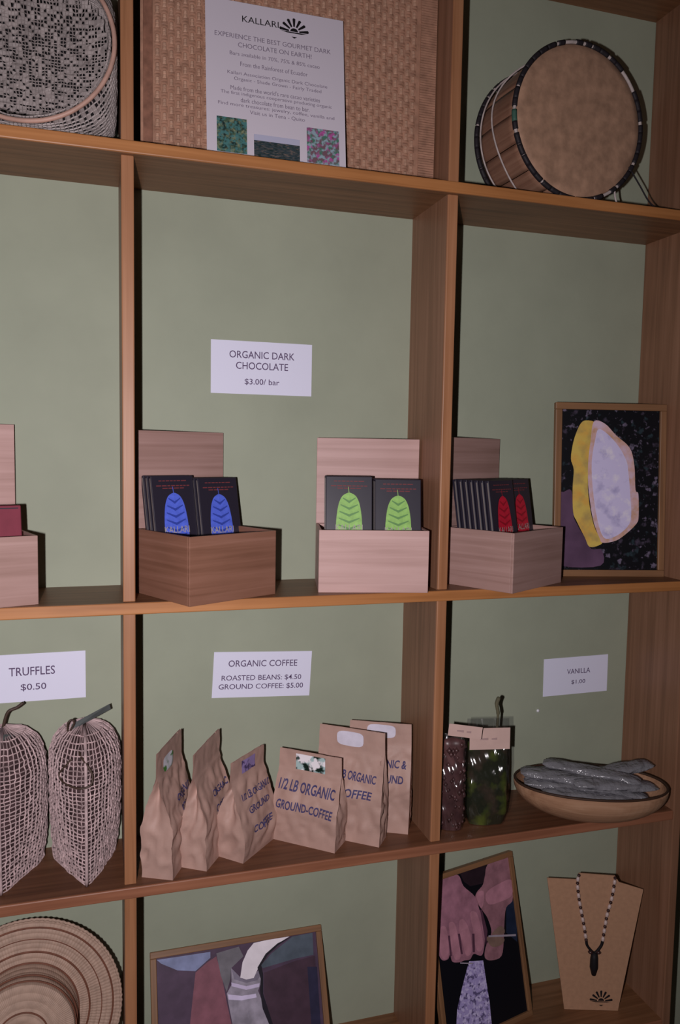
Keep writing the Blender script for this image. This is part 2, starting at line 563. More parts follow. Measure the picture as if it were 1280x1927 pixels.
net_pale = plain('netted_fibre', (0.36, 0.31, 0.30, 1), 0.6, 0.3, noise=0.25, nscale=50)
gap_shade = plain('painted_gap_shade', (0.020, 0.018, 0.02, 1), 0.8, 0.1)  # near-black that paints the shade behind the net
rim_tan = plain('cane_rim', (0.50, 0.30, 0.24, 1), 0.5, 0.4, noise=0.15, nscale=50)
t = thing('net_basket', 'grey openwork net basket lying with its open mouth forward, tan cane rim', 'basket', (-0.128, 0.004, S1T + 0.001))
HB = 0.122
rnd = random.Random(5)
def basket_surf(off):
    def fn(u, v):
        a = 2 * pi * u
        if v < 0.62:                         # side wall: mouth to back edge
            k = v / 0.62
            p = 2.0 + 3.5 * min(1, k * 1.6)
            x, z = superc(a, p)
            R = (HB + off) * (0.995 + 0.02 * sin(pi * k))
            y = -0.010 + 0.118 * k
        else:
            k = (v - 0.62) / 0.38
            p = 5.5 - 3.0 * k
            x, z = superc(a, p)
            R = (HB + off) * (1 - k) ** 0.9 * 0.995
            y = 0.108 + 0.010 * sin(k * pi / 2) + (0.6 * off)
        sl = -0.028 * cos(a) * (1 - min(1, v / 0.62)) + 0.020 * sin(a) * (1 - min(1, v / 0.62))
        return (x * R + rnd.uniform(-1, 1) * .0006, y + sl + 0.028, HB + 0.0045 + z * R + rnd.uniform(-1, 1) * .0006)
    return fn
def net_part(nm, fn, nu, nv, closed, th, fill, keep=None):
    g = MB().grid(fn, nu, nv, closed)
    if keep: g.f = [f_ for f_ in g.f if all(keep(g.v[i]) for i in f_)]
    o = g.build(nm, net_pale, t, kind='stuff')
    wf = o.modifiers.new('net', 'WIREFRAME')
    wf.thickness = th
    wf.use_replace = True
    wf.use_even_offset = False
    h = MB()
    h.v = g.v
    h.f = [f_ for f_ in g.f if rnd.random() < fill]
    o2 = h.build(nm.replace('netting', 'knotted_patches'), net_pale, t, kind='stuff')
    so = o2.modifiers.new('solid', 'SOLIDIFY'); so.thickness = 0.0012; so.offset = 0
side = lambda off: (lambda u, v: basket_surf(off)(u, v * 0.62))
net_part('netting_outside', side(0.0), 140, 24, True, 0.0030, 0.30)
net_part('netting_inside', side(-0.0080), 140, 24, True, 0.0028, 0.40)
HI = HB - 0.0065
net_part('netting_base', lambda u, v: ((2 * u - 1) * HI + rnd.uniform(-1, 1) * .0008, 0.128 - 0.034 * min(1.0, (((2 * u - 1) ** 4 + (2 * v - 1) ** 4) ** 0.25)) ** 3.5 + 0.004 * rnd.random(), HB + 0.0045 + (2 * v - 1) * HI + rnd.uniform(-1, 1) * .0008), 50, 50, False, 0.0026, 0.52,
         keep=lambda p: (abs(p[0] / HI) ** 4 + abs((p[2] - HB - .0045) / HI) ** 4) < 1.0)
o = MB().grid(basket_surf(-0.004), 64, 24, closed_u=True).build('gap_shade_sheet', gap_shade, t, smooth=True)  # added dark sheet standing in for shade seen through the net gaps
bs = basket_surf(0.0)
rim_pts = [Vector(bs(i / 96, 0.0)) for i in range(96)]
rim_pts = [sum((rim_pts[(i + d) % 96] for d in range(-4, 5)), Vector()) / 9 for i in range(96)]
MB().tube([p + Vector((0, -0.002, 0)) for p in rim_pts], 0.0034, 8, closed=True).build('rim', rim_tan, t, smooth=True)

# ------------------------------------------------------------------ drum (top right)
skin = plain('rawhide_skin', (0.40, 0.235, 0.155, 1), 0.6, 0.3, noise=0.24, nscale=45, bump=0.25, bscale=90)
stave_m = wood('drum_wood', (0.16, 0.075, 0.05, 1), (0.28, 0.14, 0.09, 1), (0.38, 0.21, 0.14, 1), 'y', rough=0.5, scale=1.4)
hoop_d = plain('dark_binding', (0.02, 0.016, 0.02, 1), 0.6, 0.3)
hoop_l = plain('pale_cord', (0.52, 0.44, 0.42, 1), 0.6, 0.3, noise=0.2, nscale=80)
green_l = plain('green_binding', (0.05, 0.12, 0.09, 1), 0.6, 0.3)
RD = 0.1275
t = thing('hand_drum', 'round wooden hand drum with tan skin head and black laced hoop on the top shelf', 'drum', (0.768, 0.018, S1T + RD + 0.006), (0, 0, radians(3)))
prof = [(0.0, -0.002), (RD * .5, -0.0015), (RD * .9, -0.0005), (RD * 0.985, 0.001), (RD + 0.001, 0.005), (RD + 0.0015, 0.012)]
MB().lathe_y(prof, 72).build('drum_head', skin, t, smooth=True)
ns = 16
for k in range(ns):
    a0, a1 = 2 * pi * (k + .015) / ns, 2 * pi * (k + .985) / ns
    m = MB()
    def st(u, v, a0=a0, a1=a1):
        a = a0 + (a1 - a0) * u
        r = RD * (0.985 + 0.02 * sin(pi * v)) - 0.0015 * (2 * u - 1) ** 4
        return (r * cos(a), 0.008 + 0.124 * v, r * sin(a))
    m.grid(st, 5, 6)
    o = m.build('stave', stave_m, t, smooth=True)
    so = o.modifiers.new('solid', 'SOLIDIFY'); so.thickness = 0.006; so.offset = 1
for y, nseg, seed in ((0.002, 44, 1), (0.128, 44, 2)):
    rr = random.Random(seed)
    MB().tube([((RD + 0.003) * cos(2 * pi * i / 72), y, (RD + 0.003) * sin(2 * pi * i / 72)) for i in range(72)], 0.0030, 8, closed=True).build('hoop', hoop_l, t, smooth=True)
    for k in range(nseg):
        if rr.random() < 0.12: continue
        a0 = 2 * pi * (k + 0.02) / nseg
        a1 = 2 * pi * (k + rr.choice((0.7, 0.85, 1.0, 1.02, 1.02))) / nseg
        pts = [((RD + 0.003) * cos(a0 + (a1 - a0) * i / 4), y, (RD + 0.003) * sin(a0 + (a1 - a0) * i / 4)) for i in range(5)]
        MB().tube(pts, 0.0046, 8).build('hoop_binding', green_l if (seed == 1 and k == 22) else hoop_d, t, smooth=True)
MB().tube([((RD + 0.004) * cos(2 * pi * i / 72), 0.072 + 0.010 * sin(2 * pi * i / 72 * 3), (RD + 0.004) * sin(2 * pi * i / 72)) for i in range(72)], 0.0016, 6, closed=True).build('cord', hoop_l, t, smooth=True)
MB().tube([((RD + 0.004) * cos(2 * pi * i / 72), 0.112, (RD + 0.004) * sin(2 * pi * i / 72)) for i in range(72)], 0.0016, 6, closed=True).build('cord', hoop_l, t, smooth=True)
zb = -(RD + 0.006)
MB().tube(crom([(0.108, 0.0, -0.062), (0.135, 0.002, -0.090), (0.163, 0.004, -0.118), (0.20, 0.006, zb + 0.002)]), 0.0014, 6).build('strap', hoop_d, t, smooth=True)
MB().tube(crom([(0.078, 0.0, -0.102), (0.088, 0.006, -0.122), (0.105, 0.010, zb + 0.002), (0.15, 0.006, zb + 0.0025), (0.205, -0.012, zb + 0.0025)]), 0.0018, 6).build('strap', hoop_l, t, smooth=True)

# ------------------------------------------------------------------ open wooden boxes and chocolate bars
brown_box = {'x': wood('walnut_box', (0.17, 0.075, 0.045, 1), (0.26, 0.122, 0.080, 1), (0.35, 0.175, 0.125, 1), 'x', rough=0.5, spec=0.35), 'y': wood('walnut_box_side', (0.17, 0.075, 0.045, 1), (0.26, 0.122, 0.080, 1), (0.35, 0.175, 0.125, 1), 'y', rough=0.5, spec=0.35)}
grey_box = {'x': wood('rosy_box', (0.30, 0.175, 0.145, 1), (0.40, 0.245, 0.215, 1), (0.50, 0.32, 0.29, 1), 'x', rough=0.5, spec=0.35), 'y': wood('rosy_box_side', (0.30, 0.175, 0.145, 1), (0.40, 0.245, 0.215, 1), (0.50, 0.32, 0.29, 1), 'y', rough=0.5, spec=0.35)}
pale_box = {'x': M['box_wood'], 'y': M['box_wood_y']}
def open_box(label, corner, ang, W_, Dp, H_, lid_h, body=pale_box, lidm=None):
    t = thing('wooden_box', label, 'box', (corner[0], corner[1], S2T), (0, 0, radians(ang)), 'open wooden boxes on the middle shelf')
    th = 0.005
    MB().box(0, W_, 0, th, 0, H_).build('front_panel', body['x'], t, bevel=0.0008)
    MB().box(0, W_, Dp - th, Dp, 0, H_).build('back_panel', body['x'], t, bevel=0.0008)
    MB().box(0, th, th, Dp - th, 0, H_).build('side_panel', body['y'], t, bevel=0.0008)
    MB().box(W_ - th, W_, th, Dp - th, 0, H_).build('side_panel', body['y'], t, bevel=0.0008)
    MB().box(th, W_ - th, th, Dp - th, 0.001, 0.006).build('base', body['x'], t)
    MB().box(0, W_, Dp - th, Dp - 0.001, H_ + 0.0005, H_ + lid_h).build('lid', lidm or body['x'], t, bevel=0.0008)
    return t

wrap = plain('black_wrapper', (0.024, 0.020, 0.034, 1), 0.42, 0.4)
edge_glint = plain('wrapper_edge_glint', (0.20, 0.17, 0.16, 1), 0.4, 0.4)  # grey for the painted highlight along the bar edges
red_ink = plain('dull_red_ink', (0.20, 0.045, 0.05, 1), 0.5, 0.2)
gold_ink = plain('pale_wrapper_ink', (0.42, 0.38, 0.36, 1), 0.5, 0.2)
leafc = {'blue': ((0.10, 0.16, 0.78, 1), (0.04, 0.07, 0.42, 1)), 'green': ((0.30, 0.56, 0.14, 1), (0.13, 0.30, 0.09, 1)), 'red': ((0.62, 0.012, 0.04, 1), (0.36, 0.005, 0.02, 1))}
leafm = {k: (plain('leaf_' + k, v[0], 0.45, 0.3, noise=0.15, nscale=120), plain('leaf_vein_' + k, v[1], 0.45, 0.3)) for k, v in leafc.items()}
BW, BH, BT = 0.0790, 0.186, 0.0085

def bar_proto(kind, front):
    t = thing('chocolate_bar', 'x', 'chocolate bar')
    MB().box(-BW / 2, BW / 2, 0, BT, 0, BH).build('wrapper', wrap, t, bevel=0.0012)
    MB().box(-BW / 2 - 0.0003, -BW / 2 + 0.0003, 0.0012, 0.0034, 0.004, BH - 0.004).build('painted_edge_glint', edge_glint, t)  # pale strip painting the specular line on the wrapper's side
    if front:
        lm, vm = leafm[kind]
        zt = 0.158
        PR = [(0.0, 0.0), (0.003, 0.0080), (0.008, 0.0130), (0.018, 0.0174), (0.032, 0.0202), (0.050, 0.0220), (0.074, 0.0220), (0.096, 0.0175), (0.112, 0.0105), (0.124, 0.0)]
        def lw(z):
            d = zt - z
            for (d0, w0), (d1, w1) in zip(PR[:-1], PR[1:]):
                if d0 <= d <= d1: return w0 + (w1 - w0) * (d - d0) / (d1 - d0)
            return 0.0
        out = [(w0, zt - d0) for d0, w0 in PR] + [(-w0, zt - d0) for d0, w0 in PR[::-1][1:-1]]
        MB().poly(smoothpoly(out, 3), -0.0005).build('leaf', lm, t)
        MB().poly([(-0.0006, zt - 0.003), (0.0006, zt - 0.003), (-0.0010, zt + 0.010), (-0.0018, zt + 0.010)], -0.0006).build('stem', lm, t)
        m = MB()
        for i in range(8):
            z = zt - 0.018 - i * 0.0115
            wd = lw(z + 0.009) * 0.82
            for s in (-1, 1):
                m.poly([(0, z), (s * wd, z + 0.008), (s * wd, z + 0.0100), (0, z + 0.0042)], -0.0008)
        m.build('veins', vm, t)
        m = MB()
        rl = random.Random(4)
        for zz, hw in ((BH - 0.0085, 0.026), (BH - 0.0165, 0.031), (BH - 0.0205, 0.020)):      # unreadable small print: word-length dashes
            x = -hw
            while x < hw:
                x2 = min(hw, x + rl.uniform(0.004, 0.010))
                m.poly([(x, zz - 0.0008), (x2, zz - 0.0008), (x2, zz + 0.0008), (x, zz + 0.0008)], -0.0004)
                x = x2 + 0.0016
        m.build('lettering', red_ink, t)
        text('KALLARI', 0, 0.0985, -0.0011, gold_ink, t, width=0.046, height=0.0105, name='wordmark')
    return t

def stack(kind, corner, ang, specs, text_front, text_back, group, lean_deg=11):
    """specs: list of (x offset in box, y base of front bar, count, z lift)"""
    a = radians(ang)
    ex, ey = Vector((cos(a), sin(a), 0)), Vector((-sin(a), cos(a), 0))
    pf, pb = bar_proto(kind, True), bar_proto(kind, False)
    uf = ub = False
    for ci, (bx_, by_, n, lift) in enumerate(specs):
        for i in range(n):
            if i == 0:
                o = pf if not uf else copy_tree(pf); uf = True
                lab = text_front[ci]
            else:
                o = pb if not ub else copy_tree(pb); ub = True
                lab = text_back % (('second', 'third', 'fourth', 'fifth', 'sixth', 'seventh')[i - 1], ('left', 'right')[ci])
            o.location = Vector((corner[0], corner[1], S2T + 0.0065 + lift)) + ex * bx_ + ey * (by_ + i * 0.0112)
            o.rotation_euler = (-radians(lean_deg), 0, a)
            tag(o, lab, 'chocolate bar', group)

BLUE = ((0.0935, -0.0470), 27.5, 0.166, 0.150)
GREEN = ((0.3125, 0.027), -12.5, 0.184, 0.118)
RED = ((0.6300, -0.0500), 30, 0.172, 0.144)
LEFT = ((-0.2915, -0.037), 18.5, 0.180, 0.138)
open_box('open brown wooden box turned cornerwise holding the blue leaf chocolate bars', *BLUE, 0.1045, 0.158, brown_box, grey_box['x'])
open_box('open pale wooden box facing front holding the green leaf chocolate bars', *GREEN, 0.1045, 0.153)
open_box('open rosy wooden box turned cornerwise holding the red leaf chocolate bars', *RED, 0.1025, 0.160, grey_box)
open_box('open wooden box cut by the left picture edge holding maroon packs', *LEFT, 0.1030, 0.165, grey_box, M['box_wood'])
stack('blue', BLUE[0], BLUE[1], [(0.0450, 0.0860, 3, 0.001), (0.1265, 0.0760, 4, -0.003)],
      ['black chocolate bar with blue leaf, nearer the divider', 'black chocolate bar with blue leaf, at the right of its box'],
      'black chocolate bar, %s from the front of the %s blue leaf stack', 'blue leaf chocolate bars', 10)
stack('green', GREEN[0], GREEN[1], [(0.0520, 0.014, 4, 0.002), (0.1360, 0.014, 4, -0.002)],
      ['black chocolate bar with green leaf, left one in the front facing box', 'black chocolate bar with green leaf, right one in the front facing box'],
      'black chocolate bar, %s from the front of the %s green leaf stack', 'green leaf chocolate bars', 9)
stack('red', RED[0], RED[1], [(0.0475, 0.030, 7, -0.002), (0.1290, 0.044, 5, -0.002)],
      ['black chocolate bar with red leaf, in front of the fanned stack', 'black chocolate bar with red leaf, next to the cacao pod picture'],
      'black chocolate bar edge, %s from the front of the %s red leaf stack', 'red leaf chocolate bars', 9)
maroon = plain('maroon_wrapper', (0.22, 0.036, 0.060, 1), 0.6, 0.25, noise=0.1, nscale=40)
for (x, y, hgt, lab) in ((0.0480, 0.020, 0.150, 'plain maroon pack at the picture edge in the leftmost box'), (0.1265, 0.024, 0.140, 'plain maroon pack at the right of the leftmost box')):
    t = thing('maroon_pack', lab, 'pack', (LEFT[0][0] + x * cos(radians(18.5)) - y * sin(radians(18.5)), LEFT[0][1] + x * sin(radians(18.5)) + y * cos(radians(18.5)), S2T + 0.0065), (-radians(6), 0, radians(18.5)), 'maroon packs in the leftmost box')
    MB().box(-BW / 2, BW / 2, 0, 0.03, 0, hgt).build('wrapper', maroon, t, bevel=0.0015)
    MB().box(-BW / 2 + 0.004, BW / 2 - 0.004, -0.0004, 0, hgt - 0.005, hgt - 0.0035).build('fold_line', wrap, t)

# ------------------------------------------------------------------ framed photographs
def frame(label, O, ang, lean_, W_, H_, bw, prints, bgmat):
    t = thing('picture_frame', label, 'picture frame', O, (-radians(lean_), 0, radians(ang)))
    th = 0.012
    MB().box(0, W_, 0, th, 0, bw).build('rail', M['frame_x'], t, bevel=0.0012)
    MB().box(0, W_, 0, th, H_ - bw, H_).build('rail', M['frame_x'], t, bevel=0.0012)
    MB().box(0, bw, 0, th, bw, H_ - bw).build('stile', M['frame_z'], t, bevel=0.0012)
    MB().box(W_ - bw, W_, 0, th, bw, H_ - bw).build('stile', M['frame_z'], t, bevel=0.0012)
    MB().box(bw * .6, W_ - bw * .6, 0.005, 0.010, bw * .6, H_ - bw * .6).build('photograph', bgmat, t)
    y = 0.0049
    for nm, pts, ma, sm in prints:
        lo = [(min(max(p[0], bw), W_ - bw), min(max(p[1], bw), H_ - bw)) for p in (smoothpoly(pts, 4) if sm else pts)]
        MB().poly(lo, y).build(nm, ma, t)
        y -= 0.00016
    return t

pod_bg = fleck('print_dark_leaves', lin(9, 9, 14, K), [lin(55, 48, 62, K), lin(32, 44, 50, K), lin(88, 80, 98, K)], 55, (.60, .70))
husk_m = fleck('print_husk', lin(165, 142, 70, 1.9), [lin(168, 128, 60, 1.9), lin(140, 120, 70, 1.9)], 30, (.45, .65))
rim_m = fleck('print_rind', lin(165, 135, 135, 1.9), [lin(150, 115, 85, 1.9), lin(165, 145, 160, 1.9)], 40, (.45, .65))
pulp_m = fleck('print_pulp', lin(164, 157, 190, 1.9), [lin(136, 130, 162, 1.9), lin(178, 172, 202, 1.9)], 40, (.54, .70))
fing_m = plain('print_finger', lin(72, 52, 72, 1.7), 0.5, 0.25, noise=0.25, nscale=20)
PF1 = dict(husk=[[0.0615, 0.3024], [0.0494, 0.2935], [0.0377, 0.263], [0.0328, 0.2284], [0.0387, 0.2069], [0.0371, 0.1701], [0.039, 0.1247], [0.0472, 0.1053], [0.0633, 0.0751], [0.0725, 0.0578], [0.0904, 0.0601], [0.0992, 0.0689], [0.0854, 0.0883], [0.076, 0.1165], [0.0685, 0.1597], [0.0675, 0.2138], [0.0732, 0.268], [0.0817, 0.2963]],
           rim=[[0.0771, 0.3005], [0.0995, 0.2966], [0.1223, 0.2743], [0.1496, 0.251], [0.1597, 0.2174], [0.1629, 0.1696], [0.1689, 0.161], [0.1702, 0.1174], [0.1659, 0.1032], [0.1482, 0.0856], [0.126, 0.0702], [0.0992, 0.0656], [0.0923, 0.0754], [0.0807, 0.1035], [0.0733, 0.1381], [0.0677, 0.1814], [0.0673, 0.2247], [0.0711, 0.2615]],
           pulp=[[0.0863, 0.2856], [0.1043, 0.2772], [0.1271, 0.2538], [0.1434, 0.2259], [0.1478, 0.2042], [0.1525, 0.1608], [0.1545, 0.1107], [0.137, 0.0866], [0.1103, 0.0733], [0.0967, 0.0819], [0.086, 0.1166], [0.0785, 0.1599], [0.0744, 0.2031], [0.075, 0.2334], [0.08, 0.2638]],
           finger=[[0.0195, 0.1634], [0.035, 0.1658], [0.0391, 0.1204], [0.0472, 0.101], [0.0656, 0.0708], [0.0771, 0.0535], [0.0972, 0.0515], [0.0956, 0.021], [0.0175, 0.0206], [0.0092, 0.0509], [0.0072, 0.1049], [0.0085, 0.159]])
frame('wooden framed photograph of a split cacao pod with white pulp', (0.803, 0.100, S2T), -12.5, 3.7, 0.222, 0.336, 0.013,
      [('printed_finger', PF1['finger'], fing_m, True), ('printed_husk', PF1['husk'], husk_m, True), ('printed_rind', PF1['rim'], rim_m, True), ('printed_pulp', PF1['pulp'], pulp_m, True)], pod_bg)

PF2 = {'sky': [[0.0119, 0.2212], [0.1075, 0.2197], [0.107, 0.2101], [0.0793, 0.1929], [0.0478, 0.199], [0.0195, 0.2141]], 'mid': [[0.0792, 0.1905], [0.1012, 0.2038], [0.1179, 0.2109], [0.1266, 0.1735], [0.1324, 0.1347], [0.1404, 0.0915], [0.0648, 0.1046], [0.0737, 0.1584]], 'col': [[0.1181, 0.2157], [0.1596, 0.2204], [0.1673, 0.2033], [0.1437, 0.1876], [0.1413, 0.1711], [0.1333, 0.151], [0.1242, 0.1786]], 'teal': [[0.2614, 0.2218], [0.3008, 0.2226], [0.2991, 0.1856], [0.2638, 0.1848], [0.2011, 0.1786], [0.1987, 0.1838], [0.2196, 0.2002]], 'right': [[0.2033, 0.1709], [0.2635, 0.1811], [0.3018, 0.1839], [0.2991, 0.0641], [0.2126, 0.0791], [0.2007, 0.1377]], 'strip': [[0.2852, 0.1679], [0.3037, 0.165], [0.301, 0.0638], [0.2838, 0.0667]], 'nut': [[0.1437, 0.1876], [0.159, 0.1707], [0.1836, 0.168], [0.1925, 0.1763], [0.199, 0.1692], [0.195, 0.153], [0.1902, 0.1442], [0.1969, 0.124], [0.2099, 0.0795], [0.1417, 0.0913], [0.135, 0.1343], [0.1332, 0.1487], [0.1426, 0.1614]], 'band1': [[0.1423, 0.165], [0.1689, 0.1548], [0.1938, 0.1556], [0.192, 0.1498], [0.1685, 0.1489], [0.1425, 0.159]], 'band2': [[0.1353, 0.1472], [0.1598, 0.1408], [0.1857, 0.1401], [0.1867, 0.134], [0.1593, 0.1338], [0.1358, 0.1388]], 'collar': [[0.1442, 0.1863], [0.159, 0.1702], [0.1836, 0.1675], [0.193, 0.1755], [0.1976, 0.1689], [0.19, 0.161], [0.1693, 0.16], [0.148, 0.1689]], 'edge': [[0.2616, 0.2233], [0.2319, 0.2112], [0.211, 0.1978], [0.1987, 0.1838], [0.2012, 0.1688], [0.1988, 0.138], [0.2057, 0.1131], [0.2153, 0.0786], [0.2094, 0.0796], [0.1962, 0.1147], [0.1934, 0.1436], [0.1962, 0.1624], [0.1915, 0.1813], [0.2084, 0.2014], [0.2322, 0.2152]], 'pipe': [[0.1876, 0.2223], [0.213, 0.2235], [0.2558, 0.2232], [0.2321, 0.2144], [0.2083, 0.2002], [0.1961, 0.1867], [0.1913, 0.1777], [0.1835, 0.1656], [0.1697, 0.1654], [0.159, 0.1702], [0.1647, 0.194], [0.1756, 0.2118]]}
P = lambda n, r, g, b, k=2.0, nz=0.2: plain(n, lin(r, g, b, k), 0.5, 0.25, noise=nz, nscale=45)
frame('wooden framed photograph of a white curved pipe and metal fitting, bottom middle', (0.047, 0.06, S4T), 0, 25, 0.318, 0.235, 0.011,
      [('printed_sky', PF2['sky'], P('print_blue_cloth', 100, 106, 135), False), ('printed_field', PF2['mid'], P('print_maroon_mid', 100, 62, 72), False), ('printed_post', PF2['col'], P('print_grey_post', 85, 82, 88), False),
       ('printed_haze', PF2['teal'], P('print_teal', 60, 68, 78), False), ('printed_shade', PF2['right'], P('print_maroon_right', 50, 34, 45), False), ('printed_shade', PF2['strip'], P('print_navy_strip', 30, 28, 48), False),
       ('printed_fitting', PF2['nut'], P('print_metal', 118, 112, 124, 2.0, 0.35), False), ('printed_collar', PF2['collar'], P('print_metal_dim', 96, 90, 104, 2.0, 0.3), False),
       ('printed_gleam', PF2['band1'], P('print_gleam', 158, 148, 172, 2.0, 0.1), False), ('printed_gleam', PF2['band2'], P('print_gleam_low', 165, 156, 180, 2.0, 0.1), False),
       ('printed_pipe', PF2['pipe'], P('print_white_pipe', 188, 178, 205, 1.9, 0.08), False), ('printed_outline', PF2['edge'], P('print_dark_outline', 18, 14, 24), False)], P('print_dark_maroon', 58, 44, 60))

PF3 = dict(lh=[[0.0466, 0.3094], [0.0796, 0.3011], [0.0898, 0.2777], [0.1139, 0.2523], [0.1214, 0.2259], [0.1277, 0.2068], [0.1281, 0.1808], [0.1212, 0.1535], [0.1122, 0.1424], [0.0949, 0.151], [0.0845, 0.1439], [0.071, 0.1462], [0.0596, 0.1463], [0.0425, 0.1523], [0.039, 0.1659], [0.0324, 0.1595], [0.0176, 0.164], [0.0125, 0.1887], [0.0201, 0.2534], [0.0275, 0.3022]],
           rh=[[0.1586, 0.3044], [0.1867, 0.3101], [0.221, 0.3055], [0.212, 0.2265], [0.1893, 0.2111], [0.1795, 0.1837], [0.1739, 0.159], [0.1624, 0.1275], [0.1357, 0.1268], [0.1207, 0.1365], [0.1262, 0.1554], [0.1441, 0.1762], [0.1392, 0.2037], [0.1299, 0.2201], [0.1151, 0.245], [0.1195, 0.2578], [0.1381, 0.2688], [0.1464, 0.2896]],
           fib=[[0.0817, 0.1413], [0.1154, 0.1329], [0.1166, 0.0985], [0.1188, 0.0555], [0.1174, 0.0122], [0.0275, 0.0126], [0.0404, 0.0677], [0.0566, 0.0988], [0.0726, 0.1273]], sleeve=[[0.191, 0.2213], [0.212, 0.2193], [0.21, 0.1663], [0.2062, 0.1409], [0.1813, 0.1656]],
           g1=[[0.061, 0.1981], [0.0665, 0.1966], [0.0674, 0.1591], [0.063, 0.1604]], g2=[[0.0952, 0.1884], [0.1008, 0.1868], [0.0965, 0.1539], [0.0914, 0.1554]], g3=[[0.0378, 0.2014], [0.0421, 0.2002], [0.0409, 0.1636], [0.0373, 0.1647]], g4=[[0.1214, 0.2259], [0.1259, 0.2247], [0.1332, 0.1828], [0.1251, 0.1558], [0.1236, 0.182]],
           needle=[[0.1342, 0.1742], [0.2034, 0.1572], [0.2027, 0.1534], [0.1337, 0.1712]], needle2=[[0.0586, 0.147], [0.088, 0.1373], [0.0877, 0.1353], [0.0583, 0.145]])
PF3.update({'f1': [[0.0977, 0.2255], [0.1135, 0.2212], [0.1193, 0.1919], [0.12, 0.1607], [0.1113, 0.1512], [0.101, 0.1594], [0.0999, 0.1888]], 'f2': [[0.0701, 0.2194], [0.0823, 0.216], [0.0919, 0.1894], [0.0902, 0.1575], [0.0767, 0.153], [0.0711, 0.1749], [0.0668, 0.1982]], 'f3': [[0.0443, 0.2215], [0.0573, 0.2178], [0.0622, 0.191], [0.0623, 0.1556], [0.0496, 0.1544], [0.0443, 0.171], [0.0432, 0.1999]], 'f4': [[0.0237, 0.2188], [0.0366, 0.2152], [0.0375, 0.1847], [0.0329, 0.1627], [0.02, 0.1657], [0.0167, 0.1874]], 'wrist': [[0.084, 0.3069], [0.1517, 0.3069], [0.1455, 0.2845], [0.1384, 0.2704], [0.1056, 0.2736], [0.0912, 0.286]], 'thumb': [[0.1167, 0.255], [0.1361, 0.257], [0.1322, 0.2335], [0.1242, 0.2287]], 'curl': [[0.1438, 0.1745], [0.1646, 0.1826], [0.1757, 0.176], [0.1739, 0.166], [0.1527, 0.1703]], 'curl2': [[0.1287, 0.1702], [0.1433, 0.1712], [0.1725, 0.1576], [0.1635, 0.148], [0.1399, 0.1514]], 'mound': [[0.1425, 0.2518], [0.178, 0.2603], [0.2103, 0.2592], [0.2078, 0.2311], [0.1722, 0.2263], [0.1437, 0.2304]]})
hand_l = P('print_hand_left', 120, 82, 95, 2.1, 0.25)
hand_r = P('print_hand_right', 112, 78, 86, 2.1, 0.28)
gap_m = P('print_finger_gap', 66, 40, 54, 2.0)
gap_m2 = P('print_palm', 100, 80, 72, 2.0)
fing_l = P('print_finger_light', 136, 94, 106, 2.1, 0.2)
fib_m = fleck('print_fibre', lin(125, 115, 155, 2.2), [lin(70, 62, 95, 2.2), lin(150, 142, 180, 2.2)], 130, (.5, .6))
needle_m = P('print_needle', 120, 112, 122, 2.2, 0.1)
frame('wooden framed photograph of two hands working pale fibre, lower right compartment', (0.572, 0.030, S4T), 13.7, 13.8, 0.22, 0.314, 0.010,
      [('printed_sleeve', PF3['sleeve'], P('print_navy', 22, 30, 48), False), ('printed_hand', PF3['rh'], hand_r, True), ('printed_hand', PF3['lh'], hand_l, True), ('printed_fibre', PF3['fib'], fib_m, False)]
      + [('printed_shadow', PF3['wrist'], P('print_wrist_shadow', 30, 20, 26), False)]
      + [('printed_finger', PF3[g], fing_l, True) for g in ('f1', 'f2', 'f3', 'f4', 'thumb', 'mound')] + [('printed_palm', PF3[g], gap_m2, True) for g in ('curl', 'curl2')]
      + [('printed_finger_gap', PF3[g], gap_m, False) for g in ('g1', 'g2', 'g3', 'g4')] + [('printed_needle', PF3[g], needle_m, False) for g in ('needle', 'needle2')], plain('print_black', (0.006, 0.006, 0.01, 1), 0.45, 0.25))

